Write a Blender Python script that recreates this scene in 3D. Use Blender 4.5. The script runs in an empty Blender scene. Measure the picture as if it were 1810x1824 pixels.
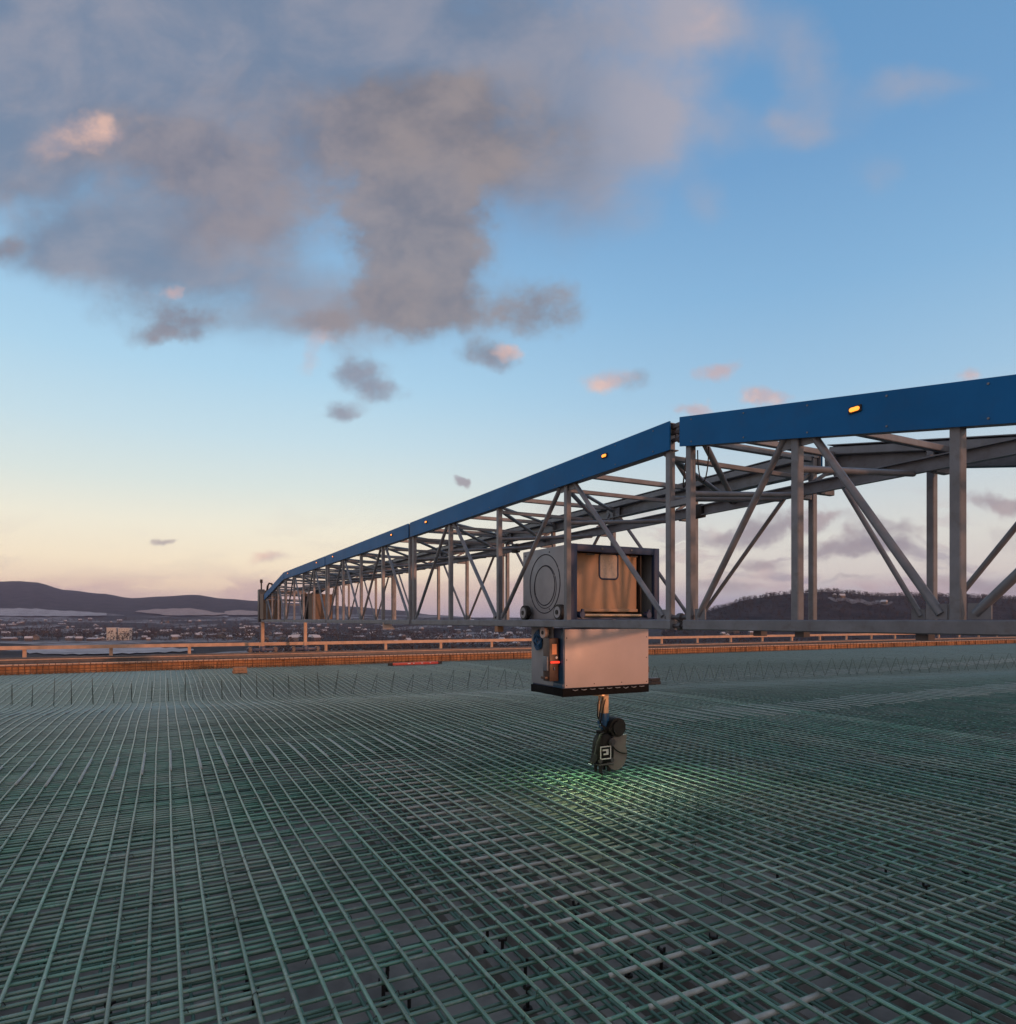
import bpy, bmesh, math, random
from mathutils import Vector, Matrix
random.seed(7)
R = math.radians
C = bpy.context.scene.collection
SC = bpy.context.scene

# ------------------------------------------------------------------ camera / sky / sun / exposure
# world X runs across the bridge deck's cross bars, world Y along the travelling gantry (away from the camera)
YAW = R(27.53)
CAMZ = 1.8
FPX = 1180.0            # focal length in pixels of the 1810 px wide photograph
cam_d = bpy.data.cameras.new('camera')
cam_d.sensor_fit = 'HORIZONTAL'
cam_d.sensor_width = 36.0
cam_d.lens = 36.0 * FPX / 1810.0
cam_d.shift_y = 192.0 / 1810.0
cam_d.clip_start = 0.05
cam_d.clip_end = 40000
cam = bpy.data.objects.new('camera', cam_d)
C.objects.link(cam)
cam.location = (0, 0, CAMZ)
cam.rotation_euler = (R(90), 0, -YAW)
SC.camera = cam

SUN_EL = R(2.0)
SUN_AZ = R(14.0)        # sun stands behind the camera, a little to +X
sun_dir = Vector((math.sin(SUN_AZ) * math.cos(SUN_EL), -math.cos(SUN_AZ) * math.cos(SUN_EL), math.sin(SUN_EL)))
sun_l = bpy.data.lights.new('sun', 'SUN')
sun_l.energy = 2.4
sun_l.color = (1.0, 0.42, 0.23)
sun_l.angle = R(1.2)
sun = bpy.data.objects.new('sun', sun_l)
C.objects.link(sun)
sun.rotation_euler = sun_dir.to_track_quat('Z', 'Y').to_euler()

SC.view_settings.view_transform = 'Standard'
SC.view_settings.look = 'None'
SC.view_settings.exposure = 0.0
SC.view_settings.gamma = 1.0
SC.render.engine = 'CYCLES'
SC.cycles.use_denoising = True
SC.cycles.max_bounces = 6
SC.cycles.volume_bounces = 0


def lin(r, g, b):
    def f(c):
        c /= 255.0
        return c / 12.92 if c <= 0.04045 else ((c + 0.055) / 1.055) ** 2.4
    return (f(r), f(g), f(b), 1.0)


class NT:
    """small helper to write node trees"""
    def __init__(self, nt):
        self.nt = nt

    def n(self, t, **kw):
        nd = self.nt.nodes.new(t)
        for k, v in kw.items():
            setattr(nd, k, v)
        return nd

    def put(self, sock, v):
        if hasattr(v, 'is_linked') or isinstance(v, bpy.types.NodeSocket):
            self.nt.links.new(v, sock)
        else:
            sock.default_value = v

    def math(self, op, a, b=0.0, c=0.0, clamp=False):
        nd = self.n('ShaderNodeMath', operation=op, use_clamp=clamp)
        self.put(nd.inputs[0], a)
        self.put(nd.inputs[1], b)
        if len(nd.inputs) > 2:
            self.put(nd.inputs[2], c)
        return nd.outputs[0]

    def vec(self, op, a, b=(0, 0, 0)):
        nd = self.n('ShaderNodeVectorMath', operation=op)
        self.put(nd.inputs[0], a)
        self.put(nd.inputs[1], b)
        return nd.outputs['Value'] if op in ('DOT_PRODUCT', 'LENGTH') else nd.outputs['Vector']

    def noise(self, v, scale, detail=4.0, rough=0.55, dist=0.0, col=False):
        nd = self.n('ShaderNodeTexNoise')
        if v is not None:
            self.put(nd.inputs['Vector'], v)
        nd.inputs['Scale'].default_value = scale
        nd.inputs['Detail'].default_value = detail
        nd.inputs['Roughness'].default_value = rough
        nd.inputs['Distortion'].default_value = dist
        return nd.outputs['Color' if col else 'Fac']

    def smooth(self, v, lo, hi, a=0.0, b=1.0):
        nd = self.n('ShaderNodeMapRange', interpolation_type='SMOOTHSTEP')
        self.put(nd.inputs[0], v)
        self.put(nd.inputs[1], lo)
        self.put(nd.inputs[2], hi)
        self.put(nd.inputs[3], a)
        self.put(nd.inputs[4], b)
        return nd.outputs[0]

    def mix(self, fac, a, b):
        nd = self.n('ShaderNodeMix', data_type='RGBA')
        self.put(nd.inputs[0], fac)
        self.put(nd.inputs[6], a)
        self.put(nd.inputs[7], b)
        return nd.outputs[2]

    def ramp(self, fac, stops, interp='LINEAR'):
        nd = self.n('ShaderNodeValToRGB')
        cr = nd.color_ramp
        cr.interpolation = interp
        while len(cr.elements) < len(stops):
            cr.elements.new(0.5)
        for e, (p, c) in zip(cr.elements, stops):
            e.position = p
            e.color = c
        self.put(nd.inputs[0], fac)
        return nd.outputs[0]


# ---- the sky: Nishita round the sun behind us, evening gradient and clouds over the valley
world = bpy.data.worlds.new('World')
SC.world = world
world.use_nodes = True
wn = world.node_tree
wn.nodes.clear()
N = NT(wn)
tc = N.n('ShaderNodeTexCoord')
rot = N.n('ShaderNodeVectorRotate', rotation_type='Z_AXIS')
N.put(rot.inputs['Vector'], tc.outputs['Generated'])
rot.inputs['Angle'].default_value = YAW
sep = N.n('ShaderNodeSeparateXYZ')
N.put(sep.inputs[0], rot.outputs[0])
sx, sy, sz = sep.outputs
el = N.math('MAXIMUM', sz, 0.0)
grad = N.ramp(el, [
    (0.000, lin(176, 160, 172)), (0.022, lin(214, 184, 174)), (0.045, lin(242, 214, 186)), (0.080, lin(250, 233, 203)),
    (0.130, lin(240, 235, 215)), (0.185, lin(216, 227, 222)), (0.250, lin(194, 219, 229)), (0.330, lin(170, 208, 231)),
    (0.430, lin(146, 190, 224)), (0.540, lin(118, 164, 206)), (0.680, lin(98, 145, 190)), (1.0, lin(74, 118, 168))])
# the sky is deeper to the right, away from the afterglow
side = N.smooth(sx, -0.30, 0.45)
low = N.smooth(el, 0.0, 0.35)
rgrad = N.ramp(el, [(0.0, lin(138, 146, 168)), (0.030, lin(176, 174, 184)), (0.06, lin(216, 206, 198)), (0.11, lin(218, 216, 208)), (0.20, lin(192, 208, 216)), (0.30, lin(156, 193, 220)),
                    (0.42, lin(130, 175, 212)), (0.54, lin(110, 156, 199)), (0.70, lin(94, 141, 186)), (1.0, lin(74, 118, 168))])
grad = N.mix(side, grad, rgrad)

ysafe = N.math('MAXIMUM', sy, 0.08)
ca = N.math('DIVIDE', sx, ysafe)
cb = N.math('DIVIDE', sz, ysafe)
comb = N.n('ShaderNodeCombineXYZ')
N.put(comb.inputs[0], ca)
N.put(comb.inputs[1], cb)
P0 = comb.outputs[0]
w1 = N.noise(P0, 3.2, 5.0, 0.6, col=True)
w1 = N.vec('MULTIPLY', N.vec('SUBTRACT', w1, (0.5, 0.5, 0.5)), (0.20, 0.15, 0.0))
P1 = N.vec('ADD', P0, w1)
w2 = N.noise(P0, 14.0, 4.0, 0.6, col=True)
w2 = N.vec('MULTIPLY', N.vec('SUBTRACT', w2, (0.5, 0.5, 0.5)), (0.055, 0.04, 0.0))
P2 = N.vec('ADD', P1, w2)


def blobs(P, lst):
    tot = None
    for px, py, rx, ry, w in lst:
        d = N.vec('SUBTRACT', P, ((px - 905) / FPX, (1104 - py) / FPX, 0))
        d = N.vec('MULTIPLY', d, (FPX / rx, FPX / ry, 0))
        d2 = N.vec('DOT_PRODUCT', d, d)
        t = N.math('MULTIPLY_ADD', d2, -0.42, 1.0, clamp=True)
        t = N.math('MULTIPLY', t, t)
        t = N.math('MULTIPLY', t, w)
        tot = t if tot is None else N.math('ADD', tot, t)
    return tot


Pn = N.vec('MULTIPLY', P0, (1.0, 1.25, 1.0))
f1 = N.noise(Pn, 4.5, 8.0, 0.58, 0.3)
f2 = N.noise(N.vec('ADD', Pn, (7.3, 2.1, 0)), 11.0, 7.0, 0.6, 0.2)
f5 = N.noise(N.vec('ADD', Pn, (4.2, 3.3, 0)), 27.0, 5.0, 0.65, 0.2)
f3 = N.noise(N.vec('ADD', Pn, (1.3, 9.1, 0)), 2.6, 5.0, 0.5)

veil = blobs(P1, [(100, 20, 560, 260, 1.3), (560, 100, 470, 240, 1.2), (30, 260, 150, 120, 0.7), (300, 420, 240, 110, 0.95), (930, 90, 230, 190, 0.60), (1235, 20, 150, 110, 0.85),
                  (430, 560, 260, 80, 0.42), (1190, 210, 130, 90, 0.55), (1010, 290, 180, 140, 0.85), (170, 450, 150, 70, 0.6),
                  (700, 540, 330, 100, 0.40), (1440, 90, 55, 130, 0.42), (1480, 210, 90, 40, 0.3), (1610, 150, 120, 40, 0.42), (1565, 295, 45, 50, 0.40), (1260, 355, 40, 55, 0.32), (1380, 220, 110, 50, .26)])
va = N.smooth(N.math('MULTIPLY', veil, N.math('ADD', N.math('MULTIPLY_ADD', f1, 1.8, -0.22), N.math('MULTIPLY', f2, 0.7))), 0.08, 0.95)
dark = blobs(P2, [(230, 265, 210, 62, 0.80), (430, 330, 190, 95, 0.85), (400, 440, 150, 65, 0.55), (540, 180, 260, 100, 0.55), (700, 215, 150, 80, 0.60), (700, 330, 120, 120, 0.80), (790, 330, 130, 120, 0.75),
                  (750, 470, 150, 90, 1.15), (730, 560, 165, 55, 0.95), (870, 200, 200, 110, 0.60), (1010, 300, 120, 90, 0.35), (970, 550, 75, 58, 0.85), (250, 560, 100, 42, 0.60),
                  (330, 590, 60, 36, 0.6), (270, 612, 55, 22, 0.55), (470, 590, 110, 40, 0.48), (560, 600, 60, 40, 0.45), (640, 672, 72, 44, 1.0), (604, 748, 52, 20, 0.85), (690, 715, 55, 26, 0.6), (868, 640, 66, 38, 0.95),
                  (28, 440, 52, 40, 0.9), (20, 330, 70, 40, .5), (815, 855, 18, 12, 1.1), (1140, 688, 45, 26, 0.6), (310, 966, 26, 8, 0.8), (120, 150, 240, 90, 0.35),
                  (1310, 950, 90, 28, 0.95), (1390, 925, 70, 26, 0.9), (1345, 1000, 70, 14, 0.85), (1500, 978, 90, 24, 1.0), (1590, 950, 70, 20, .9), (1480, 930, 60, 16, .7), (1760, 880, 90, 24, 1.0), (1600, 985, 70, 18, .9), (1290, 1045, 90, 16, 0.8), (1520, 1040, 90, 10, .6), (1750, 1040, 120, 26, .9),
                  (1790, 940, 60, 30, .5), (1130, 900, 70, 25, 0.45), (980, 900, 60, 22, 0.45), (900, 1000, 60, 14, 0.35)])
da = N.smooth(N.math('MULTIPLY', dark, N.math('ADD', N.math('MULTIPLY_ADD', f2, 1.5, -0.45), N.math('ADD', N.math('MULTIPLY', f5, 0.6), N.math('MULTIPLY', f1, 0.75)))), 0.22, 0.98)
pink = blobs(P2, [(1095, 682, 55, 28, 0.95), (1262, 668, 42, 27, 1.05), (1240, 736, 32, 20, 1.0), (1352, 727, 50, 20, 1.0), (898, 625, 44, 20, 0.9), (300, 530, 26, 18, 1.0),
                  (530, 660, 26, 40, 0.6), (125, 240, 95, 40, 0.62), (172, 236, 26, 26, 0.28), (1735, 668, 34, 18, 0.8), (495, 988, 60, 20, 0.8), (550, 615, 45, 25, 0.5), (1240, 40, 90, 70, 0.40)])
pa = N.smooth(N.math('MULTIPLY', pink, N.math('MULTIPLY_ADD', f2, 1.4, 0.35)), 0.22, 1.1)
# low streaky clouds near the horizon
Ps = N.vec('MULTIPLY', P1, (1.0, 4.0, 1.0))
f4 = N.noise(Ps, 5.5, 6.0, 0.55, 0.4)
band = N.math('MULTIPLY', N.smooth(cb, 0.0, 0.045), N.smooth(cb, 0.23, 0.06))
band = N.math('MULTIPLY', band, N.smooth(ca, -0.2, 0.35, 0.15, 1.0))
sa = N.math('MULTIPLY', N.smooth(f4, 0.50, 0.64), band)
haz = N.math('MULTIPLY', N.smooth(f4, 0.38, 0.6), N.math('MULTIPLY', N.smooth(cb, 0.015, 0.035), N.smooth(cb, 0.072, 0.05)))

dcol = N.mix(N.smooth(ca, -0.38, -0.14), lin(122, 126, 141), lin(127, 123, 127))
dcol = N.mix(N.smooth(cb, 0.43, 0.37), dcol, lin(136, 147, 166))
dcol = N.mix(N.smooth(cb, 0.26, 0.17), dcol, lin(170, 156, 160))
dcol = N.mix(N.smooth(N.math('ADD', N.math('MULTIPLY', f2, 0.5), N.math('MULTIPLY', f1, 0.5)), 0.36, 0.62), N.mix(0.40, dcol, lin(98, 106, 128)), N.mix(0.34, dcol, lin(176, 162, 162)))
vcol = N.mix(N.smooth(f1, 0.35, 0.65), lin(112, 127, 150), lin(146, 146, 158))
vcol = N.mix(N.smooth(ca, 0.0, 0.30), vcol, lin(168, 164, 174))
front = N.smooth(sy, 0.10, 0.30)
sky_c = grad
sky_c = N.mix(N.math('MULTIPLY', haz, N.math('MULTIPLY', front, 0.55)), sky_c, lin(200, 166, 166))
sky_c = N.mix(N.math('MULTIPLY', sa, N.math('MULTIPLY', front, 0.75)), sky_c, N.mix(N.smooth(f2, .4, .65), lin(158, 150, 162), lin(196, 172, 170)))
sky_c = N.mix(N.math('MULTIPLY', va, N.math('MULTIPLY', front, 0.88)), sky_c, vcol)
sky_c = N.mix(N.math('MULTIPLY', da, N.math('MULTIPLY', front, 0.90)), sky_c, dcol)
sky_c = N.mix(N.math('MULTIPLY', pa, N.math('MULTIPLY', front, 0.80)), sky_c, N.mix(N.smooth(f2, 0.42, 0.66), lin(192, 168, 170), lin(232, 190, 172)))

nish = N.n('ShaderNodeTexSky', sky_type='NISHITA')
nish.sun_disc = False
nish.sun_elevation = SUN_EL
nish.sun_rotation = R(180) - SUN_AZ
bg_n = N.n('ShaderNodeBackground')
N.put(bg_n.inputs[0], nish.outputs[0])
bg_n.inputs[1].default_value = 0.12
bg_e = N.n('ShaderNodeBackground')
N.put(bg_e.inputs[0], sky_c)
bg_e.inputs[1].default_value = 1.07
# sunset cloud cover overhead and behind
bcl = N.noise(N.vec('MULTIPLY', rot.outputs[0], (1, 1, 1.6)), 2.4, 6.0, 0.6, 0.3)
bramp = N.ramp(el, [(0.0, lin(255, 190, 140)), (0.12, lin(250, 200, 165)), (0.35, lin(215, 190, 182)), (0.7, lin(190, 184, 190)), (1.0, lin(176, 178, 190))])
bcol = N.mix(N.smooth(bcl, 0.35, 0.65), bramp, N.mix(0.5, bramp, lin(150, 160, 185)))
bg_b = N.n('ShaderNodeBackground')
N.put(bg_b.inputs[0], bcol)
bg_b.inputs[1].default_value = 0.95
addb = N.n('ShaderNodeAddShader')
N.put(addb.inputs[0], bg_n.outputs[0])
N.put(addb.inputs[1], bg_b.outputs[0])
mixs = N.n('ShaderNodeMixShader')
N.put(mixs.inputs[0], N.smooth(N.math('MULTIPLY_ADD', sz, -0.25, sy), -0.25, 0.38))
N.put(mixs.inputs[1], addb.outputs[0])
N.put(mixs.inputs[2], bg_e.outputs[0])
wo = N.n('ShaderNodeOutputWorld')
N.put(wo.inputs[0], mixs.outputs[0])

# ------------------------------------------------------------------ helpers
SY, CY = math.sin(YAW), math.cos(YAW)


def cam2w(x, y):
    """ground coordinates from (metres right of, metres ahead of) the camera"""
    return (x * CY + y * SY, -x * SY + y * CY)


def pix(px, py, depth):
    u, v = cam2w((px - 905) / FPX * depth, depth)
    return Vector((u, v, CAMZ + (1104 - py) / FPX * depth))


def pix_ground(px, py, z):
    return pix(px, py, FPX * (CAMZ - z) / (py - 1104))


class MB:
    def __init__(self):
        self.v, self.f, self.m = [], [], []

    def add(self, vs, fs, mi=0):
        o = len(self.v)
        self.v += [tuple(p) for p in vs]
        self.f += [tuple(i + o for i in f) for f in fs]
        self.m += [mi] * len(fs)
        return self

    def box(self, x0, x1, y0, y1, z0, z1, mi=0, b=0.0):
        if b <= 0:
            vs = [(x0, y0, z0), (x1, y0, z0), (x1, y1, z0), (x0, y1, z0), (x0, y0, z1), (x1, y0, z1), (x1, y1, z1), (x0, y1, z1)]
            return self.add(vs, [(0, 3, 2, 1), (4, 5, 6, 7), (0, 1, 5, 4), (1, 2, 6, 5), (2, 3, 7, 6), (3, 0, 4, 7)], mi)
        bm = bmesh.new()
        bmesh.ops.create_cube(bm, size=1.0)
        for v in bm.verts:
            v.co = Vector(((x0 + x1) / 2 + v.co.x * (x1 - x0), (y0 + y1) / 2 + v.co.y * (y1 - y0), (z0 + z1) / 2 + v.co.z * (z1 - z0)))
        bmesh.ops.bevel(bm, geom=bm.edges[:], offset=b, segments=2, affect='EDGES', profile=0.5)
        return self.bm(bm, mi)

    def bm(self, bm, mi=0):
        bm.verts.index_update()
        self.add([v.co[:] for v in bm.verts], [[v.index for v in f.verts] for f in bm.faces], mi)
        bm.free()
        return self

    def prof(self, p0, p1, prof, mi=0, up=(0, 0, 1)):
        """extrude a closed 2-D profile from p0 to p1"""
        p0, p1 = Vector(p0), Vector(p1)
        t = (p1 - p0).normalized()
        upv = Vector(up)
        if abs(t.dot(upv)) > 0.97:
            upv = Vector((0, 1, 0))
        s = t.cross(upv).normalized()
        n = s.cross(t).normalized()
        k = len(prof)
        vs = [p0 + s * a + n * c for a, c in prof] + [p1 + s * a + n * c for a, c in prof]
        fs = [(i, (i + 1) % k, k + (i + 1) % k, k + i) for i in range(k)] + [tuple(range(k))[::-1], tuple(range(k, 2 * k))]
        return self.add(vs, fs, mi)

    def bar(self, p0, p1, w, h=None, mi=0, ch=0.18):
        """square tube with softened corners"""
        h = h or w
        a, b = w / 2, h / 2
        c = min(a, b) * ch
        return self.prof(p0, p1, [(a - c, -b), (a, -b + c), (a, b - c), (a - c, b), (-a + c, b), (-a, b - c), (-a, -b + c), (-a + c, -b)], mi)

    def rod(self, p0, p1, r, n=12, mi=0):
        return self.prof(p0, p1, [(r * math.cos(2 * math.pi * i / n), r * math.sin(2 * math.pi * i / n)) for i in range(n)], mi)

    def tube(self, pts, r, n=6, mi=0, cap=True):
        pts = [Vector(p) for p in pts]
        vs, fs = [], []
        for i, p in enumerate(pts):
            t = (pts[min(i + 1, len(pts) - 1)] - pts[max(i - 1, 0)]).normalized()
            upv = Vector((0, 0, 1)) if abs(t.z) < 0.9 else Vector((0, 1, 0))
            s = t.cross(upv).normalized()
            nn = s.cross(t)
            for k in range(n):
                a = 2 * math.pi * (k + 0.5) / n
                vs.append(p + s * (r * math.cos(a)) + nn * (r * math.sin(a)))
        for i in range(len(pts) - 1):
            for k in range(n):
                fs.append((i * n + k, i * n + (k + 1) % n, (i + 1) * n + (k + 1) % n, (i + 1) * n + k))
        if cap:
            fs.append(tuple(range(n))[::-1])
            fs.append(tuple(range((len(pts) - 1) * n, len(pts) * n)))
        return self.add(vs, fs, mi)

    def build(self, name, mats, parent=None, smooth=None):
        me = bpy.data.meshes.new(name)
        me.from_pydata(self.v, [], self.f)
        if not isinstance(mats, (list, tuple)):
            mats = [mats]
        for m in mats:
            me.materials.append(m)
        if len(mats) > 1:
            me.polygons.foreach_set('material_index', self.m)
        bm = bmesh.new()
        bm.from_mesh(me)
        bmesh.ops.recalc_face_normals(bm, faces=bm.faces[:])
        bm.to_mesh(me)
        bm.free()
        if smooth is not None:
            me.shade_smooth()
            if smooth < 3.0:
                me.set_sharp_from_angle(angle=smooth)
        o = bpy.data.objects.new(name, me)
        C.objects.link(o)
        if parent is not None:
            o.parent = parent
        return o


def tag(o, label=None, cat=None, group=None, kind=None):
    if label:
        o['label'] = label
    if cat:
        o['category'] = cat
    if group:
        o['group'] = group
    if kind:
        o['kind'] = kind
    return o


def thing(name, label, cat, loc=(0, 0, 0), group=None):
    o = bpy.data.objects.new(name, None)
    C.objects.link(o)
    o.location = loc
    return tag(o, label, cat, group)


def keep(o, parent):
    """parent without moving (the mesh was built in world coordinates)"""
    o.parent = parent
    o.matrix_parent_inverse = Matrix.Translation(-Vector(parent.location))
    return o


def mat(name, col, rough=0.5, metal=0.0, var=0.25, scale=6.0, bump=0.0, bscale=60.0, rvar=0.15, spec=0.5, dirt=None, dirt_amt=0.5, objrand=0.0, emit=None, estr=0.0, ribs=0.0, patch_sheen=None):
    m = bpy.data.materials.new(name)
    m.use_nodes = True
    nt = m.node_tree
    nt.nodes.clear()
    n = NT(nt)
    t = n.n('ShaderNodeTexCoord').outputs['Object']
    p = n.n('ShaderNodeBsdfPrincipled')
    c4 = tuple(col) + ((1.0,) if len(col) == 3 else ())
    f = n.noise(t, scale, 6.0, 0.6)
    lo = tuple(x * (1 - var) for x in c4[:3]) + (1,)
    hi = tuple(min(1, x * (1 + var)) for x in c4[:3]) + (1,)
    colr = n.mix(n.smooth(f, 0.3, 0.7), lo, hi)
    if dirt:
        f2 = n.noise(t, scale * 2.7, 8.0, 0.65, 0.4)
        colr = n.mix(n.math('MULTIPLY', n.smooth(f2, 0.50, 0.72), dirt_amt), colr, tuple(dirt) + (1,))
    if patch_sheen:
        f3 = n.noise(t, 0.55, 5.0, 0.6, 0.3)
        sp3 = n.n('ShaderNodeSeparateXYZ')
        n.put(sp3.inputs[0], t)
        far = n.smooth(sp3.outputs[1], 6.5, 15.0, 0.0, 0.72)  # paler with distance: sheen of the bars at grazing view, painted in
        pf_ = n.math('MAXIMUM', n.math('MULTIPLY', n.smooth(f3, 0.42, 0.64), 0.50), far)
        colr = n.mix(pf_, colr, tuple(patch_sheen) + (1,))
    if objrand:
        oi = n.n('ShaderNodeObjectInfo').outputs['Random']
        fac = n.math('MULTIPLY_ADD', oi, 2 * objrand, 1 - objrand)
        hs = n.n('ShaderNodeHueSaturation')
        n.put(hs.inputs['Value'], fac)
        n.put(hs.inputs['Color'], colr)
        colr = hs.outputs[0]
    n.put(p.inputs['Base Color'], colr)
    n.put(p.inputs['Roughness'], n.math('MULTIPLY_ADD', n.noise(t, scale * 1.9, 5.0), 2 * rvar, rough - rvar, clamp=True))
    p.inputs['Metallic'].default_value = metal
    p.inputs['Specular IOR Level'].default_value = spec
    if bump:
        b = n.n('ShaderNodeBump')
        b.inputs['Strength'].default_value = bump
        b.inputs['Distance'].default_value = 0.01
        n.put(b.inputs['Height'], n.noise(t, bscale, 4.0))
        n.put(p.inputs['Normal'], b.outputs[0])
    if ribs:
        wv = n.n('ShaderNodeTexWave', wave_type='BANDS', bands_direction='DIAGONAL')
        wv.inputs['Scale'].default_value = ribs
        n.put(wv.inputs['Vector'], t)
        b2 = n.n('ShaderNodeBump')
        b2.inputs['Strength'].default_value = 0.25
        b2.inputs['Distance'].default_value = 0.003
        n.put(b2.inputs['Height'], wv.outputs['Fac'])
        if bump:
            n.put(b2.inputs['Normal'], b.outputs[0])
        n.put(p.inputs['Normal'], b2.outputs[0])
    if emit:
        p.inputs['Emission Color'].default_value = tuple(emit) + (1,)
        p.inputs['Emission Strength'].default_value = estr
    o = n.n('ShaderNodeOutputMaterial')
    n.put(o.inputs[0], p.outputs[0])
    return m


M = {}
M['steel'] = mat('galvanised_steel', (0.128, 0.148, 0.178), 0.46, 0.1, 0.18, 5, 0.05, 80, dirt=(0.075, 0.070, 0.068), dirt_amt=0.45)
M['steel_dark'] = mat('dark_steel', (0.075, 0.075, 0.085), 0.5, 0.3, 0.2, 7, 0.05, 80)
M['blue'] = mat('blue_panel_paint', (0.005, 0.105, 0.30), 0.5, 0.0, 0.10, 2.0, 0.01, 90, rvar=0.06, spec=0.12, dirt=(0.015, 0.092, 0.24), dirt_amt=0.5)
M['navy'] = mat('navy_frame_paint', (0.018, 0.042, 0.105), 0.45, 0.1, 0.12, 6, 0.02, 80)
M['grey'] = mat('grey_housing_paint', (0.24, 0.26, 0.29), 0.5, 0.05, 0.10, 3, 0.02, 80, dirt=(0.20, 0.21, 0.225), dirt_amt=0.3)
M['pale'] = mat('pale_panel_paint', (0.46, 0.39, 0.385), 0.42, 0.0, 0.05, 2.5, 0.015, 70, dirt=(0.40, 0.36, 0.35), dirt_amt=0.3)
M['black'] = mat('black_plastic', (0.008, 0.008, 0.009), 0.6, 0.0, 0.25, 12, 0.05, 90)
M['tray'] = mat('black_tray_paint', (0.006, 0.006, 0.007), 0.85, 0.0, 0.2, 9, spec=0.15)
M['head'] = mat('matt_black_casing', (0.005, 0.005, 0.006), 0.6, 0.0, 0.3, 14, 0.1, 60, spec=0.3)
M['groove'] = mat('dark_groove_line', (0.012, 0.015, 0.03), 0.7, 0.0, 0.2, 12)  # dark colour of the engraved rings
M['door'] = mat('bronze_door', (0.34, 0.235, 0.165), 0.6, 0.0, 0.10, 2.0, 0.02, 60)
M['cabinet'] = mat('brown_cabinet', (0.13, 0.085, 0.06), 0.6, 0.0, 0.15, 2.0)
M['glass'] = mat('cloudy_window', (0.34, 0.31, 0.30), 0.25, 0.1, 0.12, 8)
M['white'] = mat('white_marking', (0.62, 0.62, 0.62), 0.5, 0.0, 0.05, 8)
M['teal'] = mat('blue_hose', (0.015, 0.09, 0.22), 0.4, 0.0, 0.2, 12)
M['shield'] = mat('grey_plastic_shield', (0.15, 0.135, 0.13), 0.5, 0.0, 0.12, 8)
M['brownbox'] = mat('brown_device_case', (0.06, 0.035, 0.028), 0.45, 0.0, 0.2, 10)
M['mast'] = mat('bright_steel_mast', (0.55, 0.42, 0.30), 0.35, 0.6, 0.1, 9)
M['redlens'] = mat('red_lens', (0.6, 0.03, 0.02), 0.3, 0.0, 0.05, 9, emit=(1.0, 0.06, 0.03), estr=0.9)
M['orangelens'] = mat('orange_lens', (0.7, 0.25, 0.12), 0.3, 0.0, 0.05, 9, emit=(1.0, 0.30, 0.12), estr=0.12)
M['amber'] = mat('amber_lamp_lens', (0.8, 0.35, 0.05), 0.3, 0.0, 0.05, 9, emit=(1.0, 0.27, 0.03), estr=2.0)
M['led'] = mat('work_light_lens', (0.8, 0.9, 0.8), 0.3, 0.0, 0.05, 9, emit=(0.75, 1.0, 0.75), estr=1.0)
M['form'] = mat('form_plywood', (0.42, 0.21, 0.10), 0.65, 0.0, 0.35, 1.6, 0.2, 30, dirt=(0.14, 0.06, 0.03), dirt_amt=0.6)
M['rust'] = mat('rusty_rebar', (0.16, 0.075, 0.04), 0.7, 0.0, 0.3, 8, 0.2, 60)
M['rail'] = mat('weathered_rail_paint', (0.46, 0.30, 0.21), 0.55, 0.0, 0.15, 3, dirt=(0.25, 0.15, 0.10), dirt_amt=0.4)
M['wood'] = mat('wood_block', (0.34, 0.19, 0.11), 0.7, 0.0, 0.25, 14, 0.2, 60)
M['red'] = mat('red_beam_paint', (0.46, 0.05, 0.04), 0.45, 0.0, 0.12, 5, dirt=(0.5, 0.35, 0.33), dirt_amt=0.25)
M['epoxy'] = mat('green_epoxy_bar', (0.068, 0.190, 0.142), 0.30, 0.0, 0.35, 3.0, 0.25, 120, rvar=0.12, dirt=(0.27, 0.29, 0.275), dirt_amt=0.65, objrand=0.28, ribs=52.0, patch_sheen=(0.255, 0.310, 0.275), spec=0.9)
M['epoxy_low'] = mat('green_epoxy_lower_bar', (0.080, 0.175, 0.140), 0.40, 0.0, 0.35, 3.0, 0.25, 120, dirt=(0.15, 0.16, 0.15), dirt_amt=0.5, objrand=0.2)
M['frost'] = mat('frosted_lap_bar', (0.31, 0.34, 0.325), 0.6, 0.0, 0.2, 9, 0.3, 120)
M['hairpin'] = mat('dark_hairpin', (0.028, 0.055, 0.047), 0.5, 0.0, 0.3, 6)
M['wire'] = mat('tie_wire', (0.03, 0.033, 0.03), 0.5, 0.3, 0.3, 30)
M['chair'] = mat('black_chair', (0.015, 0.012, 0.013), 0.5, 0.0, 0.3, 30)

# ------------------------------------------------------------------ bridge deck formwork
U0, U1, V0, V1 = -7.0, 62.0, -3.6, 27.0


def dip(u, v):
    """the shallow valley of the deck along the hairpin row"""
    v0 = 18.6 - 0.13 * (u + 3.0)
    v0 = max(v0, 12.0)
    return -0.21 * math.exp(-((v - v0) / 2.6) ** 2)


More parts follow.
